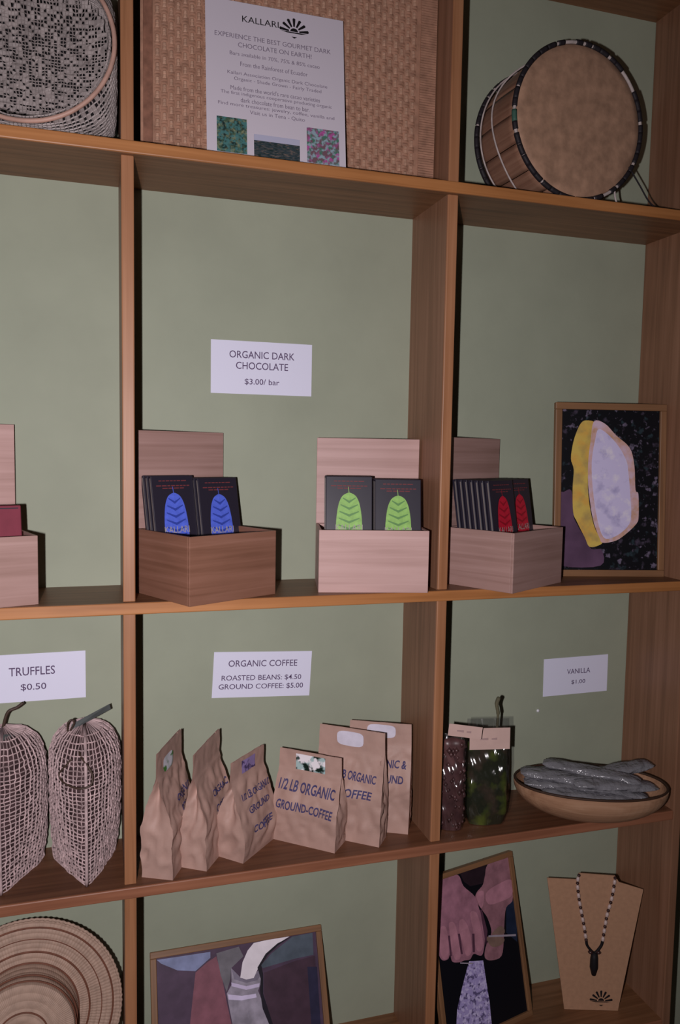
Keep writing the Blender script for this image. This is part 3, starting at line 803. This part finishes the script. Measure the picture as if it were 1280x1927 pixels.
# ------------------------------------------------------------------ burlap sacks
burlap = plain('burlap_strand', (0.50, 0.37, 0.37, 1), 0.75, 0.15, noise=0.3, nscale=70)
sack_in = plain('sack_contents', (0.060, 0.034, 0.036, 1), 0.8, 0.15, noise=0.5, nscale=60)
ribbon = plain('slate_ribbon', (0.075, 0.085, 0.085, 1), 0.35, 0.5, noise=0.2, nscale=40)
wire = plain('brown_wire', (0.06, 0.035, 0.025, 1), 0.5, 0.4)
def sack(label, loc, ang, hx, hy, h, seed):
    t = thing('burlap_sack', label, 'sack', loc, (0, 0, radians(ang)), 'burlap sacks on the lower shelf')
    rr = random.Random(seed)
    ph = rr.uniform(0, 6)
    def fn(off, jit):
        def g(u, v):
            a = 2 * pi * u - pi / 2
            p = 1.12 + 0.75 * min(1, v * 1.3)
            x, y = superc(a, p)
            z = v * h
            s = 0.86 + 0.14 * min(1.0, v / 0.4) ** 0.7
            if v > 0.66:
                k = (v - 0.66) / 0.34
                s *= max(0.0, 1 - k ** 3.2) ** 0.5 * 0.90 + 0.10
            s *= 1 + 0.025 * sin(3 * a + ph + 4 * v)
            return (x * hx * (s + off) + rr.uniform(-jit, jit), (y * hy if y < 0 else y * 0.034) * (s + off) + rr.uniform(-jit, jit), z + 0.001 + rr.uniform(-jit, jit) * (v > .02))
        return g
    MB().grid(fn(-0.05, 0), 40, 28, True).build('contents', sack_in, t, smooth=True)
    o = MB().grid(fn(0.0, 0.0012), 52, 36, True).build('burlap', burlap, t)
    o['kind'] = 'stuff'
    wf = o.modifiers.new('weave', 'WIREFRAME'); wf.thickness = 0.0030; wf.use_replace = True; wf.use_even_offset = False
    fs = fn(0.012, 0)
    MB().tube([fs(0, i / 24) for i in range(25)], 0.0028, 6).build('seam', burlap, t, smooth=True)
    MB().tube([fs(0.5, i / 24) for i in range(25)], 0.0028, 6).build('seam', burlap, t, smooth=True)
    return t
s1 = sack('tan burlap sack cut by the left picture edge, wire tie on top', (-0.186, 0.124, S3T), 3, 0.066, 0.104, 0.232, 1)
s2 = sack('tan burlap sack next to the divider with slate ribbon on top', (-0.0600, 0.124, S3T), 2, 0.056, 0.114, 0.232, 2)
MB().tube(crom([(0.0, -0.004, 0.222), (0.004, -0.006, 0.243), (0.010, -0.006, 0.258), (0.022, -0.006, 0.263), (0.032, -0.006, 0.270)]), 0.0017, 6).build('wire_tie', wire, s1, smooth=True)
MB().grid(lambda u, v: (0.004 + 0.046 * u, -0.050 + 0.006 * sin(pi * u) + 0.012 * v, 0.232 - 0.030 * u ** 1.6 - 0.022 * (1 - v) * (0.3 + 0.9 * u)), 10, 4).build('ribbon', ribbon, s1, smooth=True)
o = s1.children[-1]; so = o.modifiers.new('solid', 'SOLIDIFY'); so.thickness = 0.001
MB().tube(crom([(-0.026, -0.030, 0.224), (-0.026, -0.034, 0.240), (-0.020, -0.034, 0.246), (-0.016, -0.034, 0.240), (-0.022, -0.032, 0.228)]), 0.0016, 6).build('wire_tie', wire, s2, smooth=True)
yf = lambda x: -0.114 * max(0.0, 1 - abs(x / 0.056) ** 1.87) ** 0.535 - 0.003
MB().tube(crom([(x, yf(x) + dy, z) for x, z, dy in ((-0.020, 0.204, 0.016), (-0.030, 0.192, 0.006), (-0.038, 0.180, 0.0), (-0.036, 0.170, 0.0), (-0.022, 0.166, 0.0), (-0.008, 0.165, 0.0), (0.006, 0.168, 0.0), (0.010, 0.180, 0.002), (0.004, 0.194, 0.008), (-0.006, 0.206, 0.020), (-0.014, 0.216, 0.046))]), 0.0017, 6).build('drawstring', wire, s2, smooth=True)
m = MB().add([(-0.022, -0.030, 0.226), (-0.020, -0.026, 0.236), (0.040, -0.006, 0.258), (0.042, -0.006, 0.249), (-0.022, -0.028, 0.225), (-0.020, -0.024, 0.235), (0.040, -0.004, 0.257), (0.042, -0.004, 0.248)],
             [(0, 1, 2, 3), (7, 6, 5, 4), (0, 4, 5, 1), (1, 5, 6, 2), (2, 6, 7, 3), (3, 7, 4, 0)])
m.build('ribbon', ribbon, s2)

# ------------------------------------------------------------------ kraft coffee bags
sticker_w = plain('white_sticker', (0.72, 0.68, 0.80, 1), 0.4, 0.4, noise=0.08, nscale=60)
sticker_g = fleck('green_leaf_sticker', lin(150, 160, 160, 1.6), [lin(60, 110, 50, 1.6), lin(190, 190, 200, 1.6)], 55, (.47, .55), rough=0.35)
sticker_p = fleck('white_flower_sticker', lin(140, 160, 160, 1.6), [lin(15, 30, 25, 1.6), lin(200, 195, 225, 1.6)], 48, (.48, .55), rough=0.35)
sticker_v = fleck('violet_sticker', lin(120, 105, 150, 1.6), [lin(50, 40, 80, 1.6)], 55, (.54, .6), rough=0.35)
def coffee_bag(label, loc, ang, w_, t_, h, seed, lines, sticker, tilt=0.0, bulge=0.0, lean_=0.0):
    t = thing('coffee_bag', label, 'paper bag', loc, (-radians(lean_), 0, radians(ang)), 'kraft coffee bags on the lower shelf')
    rr = random.Random(seed)
    ph = [rr.uniform(0, 6.28) for _ in range(8)]
    def Tz(z):
        k = z / h
        if k < 0.42: s = 1 + bulge * sin(pi * k / 0.42)
        elif k < 0.80: s = 1 - (k - 0.42) / 0.38 * 0.95
        else: s = 0.05
        return t_ / 2 * max(s, 0.05)
    def crump(x, z):
        k = z / h
        A = min(1, k * 6) * (1 if k < 0.76 else 0.30)
        q1 = mnoise.noise(Vector((x * 26 + ph[0] * 7, z * 24 + ph[1] * 5, seed)))
        q2 = mnoise.noise(Vector((x * 55 + z * 25 + ph[2] * 7, z * 48 - x * 20, seed + 9.3)))
        return A * (0.0052 * (0.45 - abs(q1) * 1.5) + 0.0026 * (0.4 - abs(q2) * 1.6))
    def wz(z):
        return w_ / 2 * (1 + 0.03 * sin(pi * z / h) + bulge * 0.25 * sin(pi * min(1, z / h / .8)))
    def top(x, z):     # sloping top edge
        return z * (1 + tilt * x / w_)
    def sheet(sgn):
        def fn(u, v):
            z = v * h
            x = (2 * u - 1) * wz(z)
            return (x, sgn * Tz(z) + crump(x * sgn, z) * (1 if v > 0 else 0), top(x, z))
        return fn
    m = MB()
    m.grid(sheet(-1), 32, 46)
    m.grid(lambda u, v: sheet(1)(1 - u, v), 32, 46)
    for sx in (-1, 1):
        def gs(u, v, sx=sx):
            z = v * h
            uu = 0 if sx < 0 else 1
            a = Vector(sheet(-1)(uu, v)); b = Vector(sheet(1)(uu, v))
            k = z / h
            g_ = 0 if k < 0.36 else (min(1, (k - 0.36) / 0.3)) * 0.016
            q_ = (1 - abs(2 * u - 1))
            pnt = a.lerp(b, u)
            cr = mnoise.noise(Vector((u * 2.2 + ph[4] * 3, z * 30 + u, seed + 3.1 * sx)))
            pnt.x -= sx * g_ * q_ + sx * 0.0075 * (abs(cr) * 1.5 - 0.35) * min(1, 3 * q_) * min(1, k * 8)
            return tuple(pnt)
        if sx < 0: m.grid(lambda u, v, g=gs: g(1 - u, v), 12, 46)
        else: m.grid(gs, 12, 46)
    m.add([(-wz(0), -t_ / 2, 0), (wz(0), -t_ / 2, 0), (wz(0), t_ / 2, 0), (-wz(0), t_ / 2, 0)], [(3, 2, 1, 0)])
    m.build('bag', M['kraft'], t, smooth=True)
    surf = lambda x, z: -Tz(z / (1 + tilt * x / w_)) + crump(-x, z / (1 + tilt * x / w_)) - 0.0019
    if lines:
        mm = MB()
        for body, cx, cz, wd, hh, rot in lines:
            text(body, cx, cz, 0, None, None, width=wd, height=hh, rot=rot, mb=mm, shear=0.12, surf=surf, weight=0.022)
        mm.build('handwriting', M['pen'], t)
    if sticker:
        ma, cx, cz, sw, sh, rnd_ = sticker
        def fn(u, v):
            x, z = (2 * u - 1), (2 * v - 1)
            if rnd_:
                s = 1 / max(1e-6, (abs(x) ** 4 + abs(z) ** 4) ** .25) * max(abs(x), abs(z)) if (x or z) else 1
                x, z = x * s, z * s
            x, z = cx + x * sw / 2, cz + z * sh / 2
            return (x, surf(x, z) - 0.0003, z)
        MB().grid(fn, 8, 6).build('sticker', ma, t, smooth=True)
    return t

def bag_at(label, near, far_dir, w_, t_, h, *a, **k):
    """near: near bottom-centre of the gusset end; far_dir: angle of width axis"""
    an = radians(far_dir)
    c = (near[0] + cos(an) * w_ / 2, near[1] + sin(an) * w_ / 2, S3T)
    return coffee_bag(label, c, far_dir, w_, t_, h, *a, **k)

bag_at('kraft coffee bag with green sticker beside the left divider, narrow end forward', (0.0505, 0.0165), 64, 0.105, 0.052, 0.206, 11,
       [('ORGANIC', 0.015, 0.118, 0.055, 0.012, 0.05), ('COFFEE', 0.02, 0.095, 0.05, 0.012, 0.05)], (sticker_g, -0.012, 0.178, 0.042, 0.026, True), tilt=0.02)
bag_at('kraft coffee bag with plain creased top, second from the left divider', (0.109, 0.030), 58, 0.100, 0.047, 0.196, 12,
       [('ORGANIC', 0.02, 0.112, 0.055, 0.012, 0.05), ('COFFEE', 0.018, 0.086, 0.05, 0.012, 0.05)], None, tilt=0.05)
bag_at('squat kraft coffee bag with violet sticker, third from the left divider', (0.172, 0.043), 46, 0.098, 0.050, 0.166, 13,
       [('1/2 LB ORGANIC', 0.006, 0.104, 0.082, 0.011, 0.02), ('GROUND', 0.006, 0.080, 0.060, 0.011, 0.02), ('COFFEE', 0.006, 0.048, 0.055, 0.013, 0.05)], (sticker_v, -0.002, 0.150, 0.040, 0.022, False), bulge=0.18)
def bag_r(label, corner, ang, w_, t_, h, *a, **k):
    """corner: nearest bottom corner at right end of the front face"""
    an = radians(ang)
    ex = Vector((cos(an), sin(an), 0)); ey = Vector((-sin(an), cos(an), 0))
    c = Vector((corner[0], corner[1], S3T)) - ex * w_ / 2 + ey * t_ / 2
    return coffee_bag(label, tuple(c), ang, w_, t_, h, *a, **k)
bag_r('wide kraft coffee bag lettered 1/2 LB ORGANIC GROUND-COFFEE with flower sticker', (0.346, 0.018), -40, 0.118, 0.046, 0.158, 14,
      [('1/2 LB ORGANIC', 0.0, 0.098, 0.108, 0.018, -0.03), ('GROUND-COFFEE', 0.0, 0.066, 0.108, 0.015, -0.03)], (sticker_p, 0.002, 0.140, 0.056, 0.028, False), tilt=-0.0, bulge=0.08)
bag_r('tall kraft coffee bag with white oval sticker behind the lettered wide bag', (0.426, 0.017), -38, 0.122, 0.040, 0.196, 15,
      [('1/2 LB ORGANIC', 0.008, 0.116, 0.085, 0.015, -0.04), ('COFFEE', 0.014, 0.088, 0.062, 0.014, -0.04)], (sticker_w, -0.002, 0.178, 0.050, 0.026, True))
bag_r('tall kraft coffee bag with white oval sticker nearest the second divider', (0.492, 0.047), -27, 0.112, 0.040, 0.195, 16,
      [('ORGANIC &', 0.012, 0.124, 0.075, 0.014, -0.02), ('GROUND', 0.014, 0.098, 0.062, 0.014, -0.02)], (sticker_w, 0.002, 0.180, 0.052, 0.024, True))

# ------------------------------------------------------------------ cellophane packets
def shiny_film(name, amount, rough, bscale, dist):
    m, N, L, B = newmat(name)
    tr = N.new('ShaderNodeBsdfTransparent'); tr.inputs[0].default_value = (0.90, 0.90, 0.92, 1)
    gl = N.new('ShaderNodeBsdfGlossy'); gl.inputs['Roughness'].default_value = rough
    tc = N.new('ShaderNodeTexCoord')
    mp = N.new('ShaderNodeMapping'); mp.inputs['Rotation'].default_value = (0, 0.5, 0); mp.inputs['Scale'].default_value = (1.6, 1, 0.5)
    L.new(tc.outputs['Object'], mp.inputs[0])
    nz = N.new('ShaderNodeTexNoise'); nz.inputs['Scale'].default_value = bscale; nz.inputs['Detail'].default_value = 2; nz.inputs['Distortion'].default_value = 0.8
    L.new(mp.outputs[0], nz.inputs['Vector'])
    bp = N.new('ShaderNodeBump'); bp.inputs['Strength'].default_value = 1.0; bp.inputs['Distance'].default_value = dist
    L.new(nz.outputs[0], bp.inputs['Height']); L.new(bp.outputs[0], gl.inputs['Normal'])
    mx = N.new('ShaderNodeMixShader'); mx.inputs[0].default_value = amount
    L.new(tr.outputs[0], mx.inputs[1]); L.new(gl.outputs[0], mx.inputs[2])
    L.new(mx.outputs[0], N['Material Output'].inputs['Surface'])
    return m
film = shiny_film('cellophane', 0.13, 0.16, 30, 0.006)
beans = plain('dark_beans', (0.10, 0.045, 0.045, 1), 0.35, 0.5, noise=0.4, nscale=50)
leaves = fleck('green_filling', (0.030, 0.034, 0.020, 1), [(0.13, 0.17, 0.03, 1), (0.07, 0.05, 0.035, 1)], 22, (.52, .68), rough=0.3)
card = plain('cream_card', (0.62, 0.43, 0.38, 1), 0.7, 0.2, noise=0.05)
def packet(label, loc, ang, w_, t_, h, fill, seed, fill_h, header):
    t = thing('cellophane_packet', label, 'packet', loc, (0, 0, radians(ang)), 'cellophane packets on the lower shelf')
    rr = random.Random(seed)
    ph = [rr.uniform(0, 6.28) for _ in range(4)]
    def body(off, hh, top_pinch):
        def fn(u, v):
            a = 2 * pi * u
            x, y = superc(a, 3.2)
            k = v
            s = 1.0 if k < .5 else 1 - (k - .5) / .5 * top_pinch
            bt = min(1.0, .82 + k * 1.2)
            wr = 1 + 0.05 * sin(4 * a + ph[0] + 9 * k) + 0.04 * sin(7 * a + 13 * k + ph[1])
            px_, py_, pz_ = x * (w_ / 2 + off) * bt * (1 - 0.06 * k) * (0.98 + 0.02 * wr), y * (t_ / 2 + off) * s * bt * wr, 0.001 + hh * k
            if off >= 0 and py_ < 0:
                fold = 0.5 * sin((px_ * 1.0 + pz_ * 0.38) * 330 + ph[2]) + 0.5 * sin((px_ * 0.4 - pz_ * 0.9) * 210 + ph[3])
                py_ -= 0.0024 * (1 + fold) * min(1, k * 6) * min(1, (1 - k) * 4)
            return (px_, py_, pz_)
        return fn
    m = MB().grid(body(-0.003, fill_h, 0.35), 36, 20, True)
    n = len(m.v)
    m.add([(0, 0, fill_h + 0.006)], [])
    for i in range(36):
        m.f.append((n - 36 + i, n - 36 + (i + 1) % 36, n))
    m.build('filling', fill, t, smooth=True)
    if fill is beans:
        mm = MB()
        for _ in range(120):
            a = rr.uniform(0, 1); v = rr.uniform(.03, .97)
            p = Vector(body(-0.0035, fill_h, 0.35)(a, v))
            rx = rr.uniform(.0035, .0055)
            base = len(mm.v)
            for (dx, dy, dz) in ((1, 0, 0), (-1, 0, 0), (0, 1, 0), (0, -1, 0), (0, 0, 1.3), (0, 0, -1.3)):
                mm.v.append((p.x + dx * rx, p.y + dy * rx, p.z + max(dz * rx, -p.z + .001)))
            mm.f += [tuple(base + i for i in f_) for f_ in ((0, 2, 4), (2, 1, 4), (1, 3, 4), (3, 0, 4), (2, 0, 5), (1, 2, 5), (3, 1, 5), (0, 3, 5))]
        mm.build('beans', beans, t, smooth=True, kind='stuff')
    MB().grid(body(0.0, h, 0.93), 96, 60, True).build('film', film, t, smooth=True)
    if header:
        hx, hz0, hz1, r = header
        hd = MB().box(-hx, hx, -0.020, -0.0190, hz0, hz1).build('header_card', card, t)
        hd.rotation_euler = (0, r, 0)
        mm = MB()
        zc = (hz0 + hz1) / 2
        for x0, x1 in ((-0.5, -0.08), (0.08, 0.36)):                                     # faint unreadable smudges of ink
            mm.poly([(hx * x0, zc - 0.0016), (hx * x1, zc - 0.0022), (hx * x1, zc + 0.0020), (hx * x0, zc + 0.0010)], -0.0204)
        mm.build('ink_smudge', plain('faint_ink', (0.42, 0.28, 0.27, 1), 0.7), hd)
    return t
packet('narrow cellophane packet of dark beans against the second divider', (0.5775, 0.052, S3T), -18, 0.052, 0.040, 0.176, beans, 3, 0.165, (0.030, 0.178, 0.200, 0.10))
packet('cellophane packet of green leaves with cream header card beside the bowl', (0.6500, 0.056, S3T), -12, 0.084, 0.044, 0.196, leaves, 7, 0.150, (0.0375, 0.146, 0.186, -0.01))

stalk = MB().tube(crom([(0.018, 0.004, 0.176), (0.019, 0.004, 0.205), (0.016, 0.004, 0.222), (0.020, 0.004, 0.236)]), [0.0024] * 6 + [0.0034] * 6 + [0.0040] * 6 + [0.0024], 7).build('dried_stalk', plain('dried_stalk_green', (0.11, 0.10, 0.06, 1), 0.7, noise=0.3), [o for o in bpy.data.objects if o.name.startswith('cellophane_packet')][-1], smooth=True)

# ------------------------------------------------------------------ wooden bowl of vanilla packets
bowl_m = wood('bowl_wood', (0.26, 0.13, 0.075, 1), (0.40, 0.22, 0.13, 1), (0.50, 0.30, 0.19, 1), 'x', rough=0.5, scale=0.8)
BX, BY, BA = 0.856, 0.030, radians(-22)
t = thing('wooden_bowl', 'shallow oval wooden bowl holding plastic wrapped bundles under the VANILLA sign', 'bowl', (BX, BY, S3T), (0, 0, BA))
LX, LY, BHh = 0.143, 0.084, 0.060
def shell(off):
    def fn(u, v):
        a = 2 * pi * u
        r = (0.30 + 0.70 * (1 - (1 - v) ** 1.9) ** 0.8)
        x, y = superc(a, 2.1)
        return (x * (LX + off) * r, y * (LY + off) * r, (BHh) * v ** 1.25 + (0.004 if off < 0 else 0.0))
    return fn
m = MB().grid(shell(0), 64, 14, True)
bi = len(m.v)
m.grid(shell(-0.005), 64, 14, True)
m.f[64 * 14:] = [f_[::-1] for f_ in m.f[64 * 14:]]
for i in range(64):
    j = (i + 1) % 64
    m.f.append((14 * 64 + i, 14 * 64 + j, bi + 14 * 64 + j, bi + 14 * 64 + i))
m.f.append(tuple(range(64))[::-1])
m.f.append(tuple(bi + i for i in range(64)))
m.build('bowl', bowl_m, t, smooth=False)
rimd = plain('bowl_rim_dark', (0.05, 0.025, 0.015, 1), 0.6)
MB().tube([Vector(shell(-0.002)(i / 64, 1.0)) + Vector((0, 0, 0.001)) for i in range(64)], 0.0022, 6, closed=True).build('rim', rimd, t, smooth=True)

plas = clear_film('grey_plastic', (0.50, 0.49, 0.53, 1), 0.42, 0.18, 40)
pod = plain('vanilla_pod', (0.030, 0.022, 0.022, 1), 0.4, 0.5)
plas_lab = ['plastic wrapped vanilla bundle lying along the front rim of the bowl', 'plastic wrapped vanilla bundle second from the front rim of the bowl', 'plastic wrapped vanilla bundle across the middle of the bowl',
            'plastic wrapped vanilla bundle along the back rim of the bowl', 'plastic wrapped vanilla bundle sticking up at the far right of the bowl', 'plastic wrapped vanilla bundle on top at the left of the bowl',
            'plastic wrapped vanilla bundle on top at the right of the bowl', 'plastic wrapped vanilla bundle slanting across the top of the heap', 'plastic wrapped vanilla bundle between the back rim and the heap']
spec = [(-0.012, -0.044, 0.056, 1, 0.17), (-0.014, -0.022, 0.060, -3, 0.225), (-0.006, 0.004, 0.062, 3, 0.235), (0.000, 0.044, 0.058, -2, 0.16), (0.062, 0.030, 0.080, 14, 0.13),
        (-0.046, -0.006, 0.073, -7, 0.17), (0.040, -0.020, 0.070, 8, 0.16), (0.004, 0.012, 0.080, -16, 0.18), (-0.020, 0.028, 0.066, 4, 0.21)]
for i, (lx, ly, lz, an, ln) in enumerate(spec):
    ca, sa = cos(BA), sin(BA)
    t = thing('vanilla_packet', plas_lab[i], 'packet', (BX + lx * ca - ly * sa, BY + lx * sa + ly * ca, S3T + lz), (0, radians(3 if i != 4 else -8), BA + radians(an)), 'vanilla bundles in the bowl')
    rr = random.Random(20 + i)
    ph = rr.uniform(0, 6)
    def pf(u, v, ln=ln, ph=ph):
        a = 2 * pi * u
        k = 2 * v - 1
        e = (1 - abs(k) ** 3.5) ** .5 if abs(k) < 1 else 0
        wob = 1 + .12 * sin(5 * a + 8 * k + ph)
        return (k * ln / 2, 0.0205 * cos(a) * (0.62 + .38 * e) * wob, 0.0085 * sin(a) * (0.12 + .88 * e) * wob)
    MB().grid(pf, 20, 24, True).build('pouch', plas, t, smooth=True)
    for q_ in (-0.012, -0.006, 0.001, 0.007, 0.012):
        MB().tube(crom([(-ln * .40, q_, 0.001), (-ln * .1, q_ + 0.002, 0.002), (ln * .15, q_ - 0.001, 0.001), (ln * .40, q_ + 0.001, 0.0)]), 0.0026, 6).build('vanilla_pod', pod, t, smooth=True)

# ------------------------------------------------------------------ coiled straw hat (bottom left)
straw = plain('coiled_straw', (0.43, 0.295, 0.228, 1), 0.6, 0.25, noise=0.12, nscale=90)
def radial_stitch(m, count):
    N, L = m.node_tree.nodes, m.node_tree.links
    B = N['Principled BSDF']
    tc = N.new('ShaderNodeTexCoord')
    mp = N.new('ShaderNodeMapping'); mp.inputs['Rotation'].default_value = (-pi / 2, 0, 0)
    L.new(tc.outputs['Object'], mp.inputs[0])
    gr = N.new('ShaderNodeTexGradient'); gr.gradient_type = 'RADIAL'
    L.new(mp.outputs[0], gr.inputs[0])
    mu = N.new('ShaderNodeMath'); mu.operation = 'MULTIPLY'; mu.inputs[1].default_value = 2 * pi * count
    L.new(gr.outputs['Fac'], mu.inputs[0])
    sn = N.new('ShaderNodeMath'); sn.operation = 'SINE'
    L.new(mu.outputs[0], sn.inputs[0])
    bp = N.new('ShaderNodeBump'); bp.inputs['Strength'].default_value = 0.3; bp.inputs['Distance'].default_value = 0.001
    L.new(sn.outputs[0], bp.inputs['Height']); L.new(bp.outputs[0], B.inputs['Normal'])
radial_stitch(straw, 150)
straw_b = plain('brown_coil', (0.17, 0.065, 0.04, 1), 0.6, 0.25, noise=0.2, nscale=70)
t = thing('straw_hat', 'coiled tan straw hat with brown rings leaning in the bottom left compartment', 'hat', (-0.1525, 0.072, 0.581), (-radians(8), 0, 0))
RH = 0.1490
RC, HC = 0.0800, 0.060           # crown radius and height
prof_h = [(RH - (RH - RC) * i / 9, 0.008 - 0.004 * i / 9) for i in range(10)] + [(RC - 0.004 * i / 5, 0.004 - HC * i / 5) for i in range(1, 6)] + [(0.0755 * (1 - i / 7), 0.004 - HC - 0.006 * (1 - (1 - i / 7) ** 2)) for i in range(1, 8)]
for (r1, y1), (r0, y0) in zip(prof_h[:-1], prof_h[1:]):
    dn = Vector((r0 - r1, y0 - y1)); nrm = Vector((-dn.y, dn.x)).normalized()
    if nrm.y > 0 and abs(nrm.y) > 0.3: nrm = -nrm
    if abs(nrm.y) <= 0.3 and nrm.x < 0: nrm = -nrm
    pr = []
    for i in range(6):
        k = i / 5
        b_ = 0.0011 * sin(pi * k)
        pr.append((max(r1 + (r0 - r1) * k + nrm.x * b_, 0.0001), y1 + (y0 - y1) * k + nrm.y * b_))
    o = MB().lathe_y(pr, 80).build('coil', straw, t, smooth=True)
def ring(r, y, th):
    MB().tube([(r * cos(2 * pi * i / 80), y, r * sin(2 * pi * i / 80)) for i in range(80)], th, 6, closed=True).build('brown_ring', straw_b, t, smooth=True)
for r, y, th in ((0.1350, 0.0062, 0.0016), (0.1170, 0.0058, 0.0009), (0.0980, 0.0046, 0.0018), (0.0810, 0.0030, 0.0017), (0.0795, -0.033, 0.0014), (0.0785, -0.049, 0.0013), (0.0380, -0.0618, 0.0013)):
    ring(r, y, th)
MB().tube([((RH - .002 + 0.0012 * (i % 2)) * cos(2 * pi * i / 220), 0.007, (RH - .002 + 0.0012 * (i % 2)) * sin(2 * pi * i / 220)) for i in range(220)], 0.0024, 6, closed=True).build('braided_edge', straw, t, smooth=True)

# ------------------------------------------------------------------ necklace card with beads
t = thing('necklace_stand', 'brown card bust stand printed with a black sun emblem, lower right compartment', 'display stand', (0.906, 0.0625, S4T), (-radians(5), 0, radians(-18)))
bust = [(-0.093, 0.2631), (-0.0344, 0.2614), (-0.0292, 0.2744), (0.0432, 0.2710), (0.0509, 0.2584), (0.1000, 0.2448), (0.0530, 0.0006), (-0.0544, 0.0006)]
MB().plate(bust, 0.0, 0.0025).build('card', M['kraft2'], t)
MB().plate([(-0.03, 0.0006), (0.03, 0.0006), (0.012, 0.17), (-0.012, 0.17)], 0.0025, 0.0045).build('easel_back', M['kraft2'], t)
sunburst(MB(), 0.0190, 0.0190, 0.0225, -0.0004).build('emblem', M['black'], t)

t2 = thing('bead_necklace', 'necklace of pale and dark beads with black pendant on the card bust', 'necklace', (0.906, 0.0625, S4T), (-radians(5), 0, radians(-18)))
bead_p = plain('pale_bead', (0.62, 0.48, 0.45, 1), 0.35, 0.5)
bead_d = plain('dark_bead', (0.045, 0.018, 0.018, 1), 0.3, 0.5)
def bead(p, r, ln, dirv, ma, nm):
    d = dirv.normalized()
    pts = [p - d * ln, p - d * ln * .6, p, p + d * ln * .6, p + d * ln]
    MB().tube(pts, [r * .45, r * .9, r, r * .9, r * .45], 8).build(nm, ma, t2, smooth=True)
ends = []
for path in ([(-0.0300, 0.2744), (-0.0332, 0.2561), (-0.0295, 0.2242), (-0.0237, 0.1945), (-0.0179, 0.1658), (-0.0140, 0.1420)],
             [(0.0420, 0.2710), (0.0402, 0.2550), (0.0355, 0.2260), (0.0274, 0.1959), (0.0226, 0.1670), (0.0190, 0.1430)]):
    pts = crom([(x, -0.0040, z) for x, z in path], 8)
    MB().tube(pts, 0.0008, 5).build('string', bead_d, t2)
    acc, i, tot = 0.0, 0, []
    for a, b in zip(pts[:-1], pts[1:]):
        n = max(1, int((b - a).length / 0.0004))
        for s in range(n):
            tot.append((a.lerp(b, s / n), b - a))
    step = 0.0066 / 0.0004
    k = 0
    idx = 6.0
    while idx < len(tot):
        p, dv = tot[int(idx)]
        if k % 2: bead(p, 0.0036, 0.0050, dv, bead_p, 'pale_bead')
        else: bead(p, 0.0034, 0.0026, dv, bead_d, 'dark_bead')
        idx += step * 1.18
        k += 1
MB().tube(crom([(-0.0140, -0.004, 0.1420), (-0.0120, -0.004, 0.1320), (-0.0040, -0.004, 0.1220), (0.0025, -0.004, 0.1170), (0.0090, -0.004, 0.1220), (0.0165, -0.004, 0.1330), (0.0190, -0.004, 0.1430)]), 0.0028, 6).build('dark_strand', M['black'], t2, smooth=True)
for x in (-0.0055, 0.0105):
    MB().tube([(x, -0.0055, 0.1165), (x, -0.0055, 0.1195), (x, -0.0055, 0.1225)], [0.003, 0.0055, 0.003], 8).build('dark_bead', bead_d, t2, smooth=True)
MB().tube([(0.0022, -0.006, 0.1190), (0.0020, -0.006, 0.1080), (0.0016, -0.006, 0.0900), (0.0014, -0.006, 0.0740)], [0.0060, 0.0080, 0.0085, 0.0040], 8).build('pendant', M['black'], t2, smooth=True)
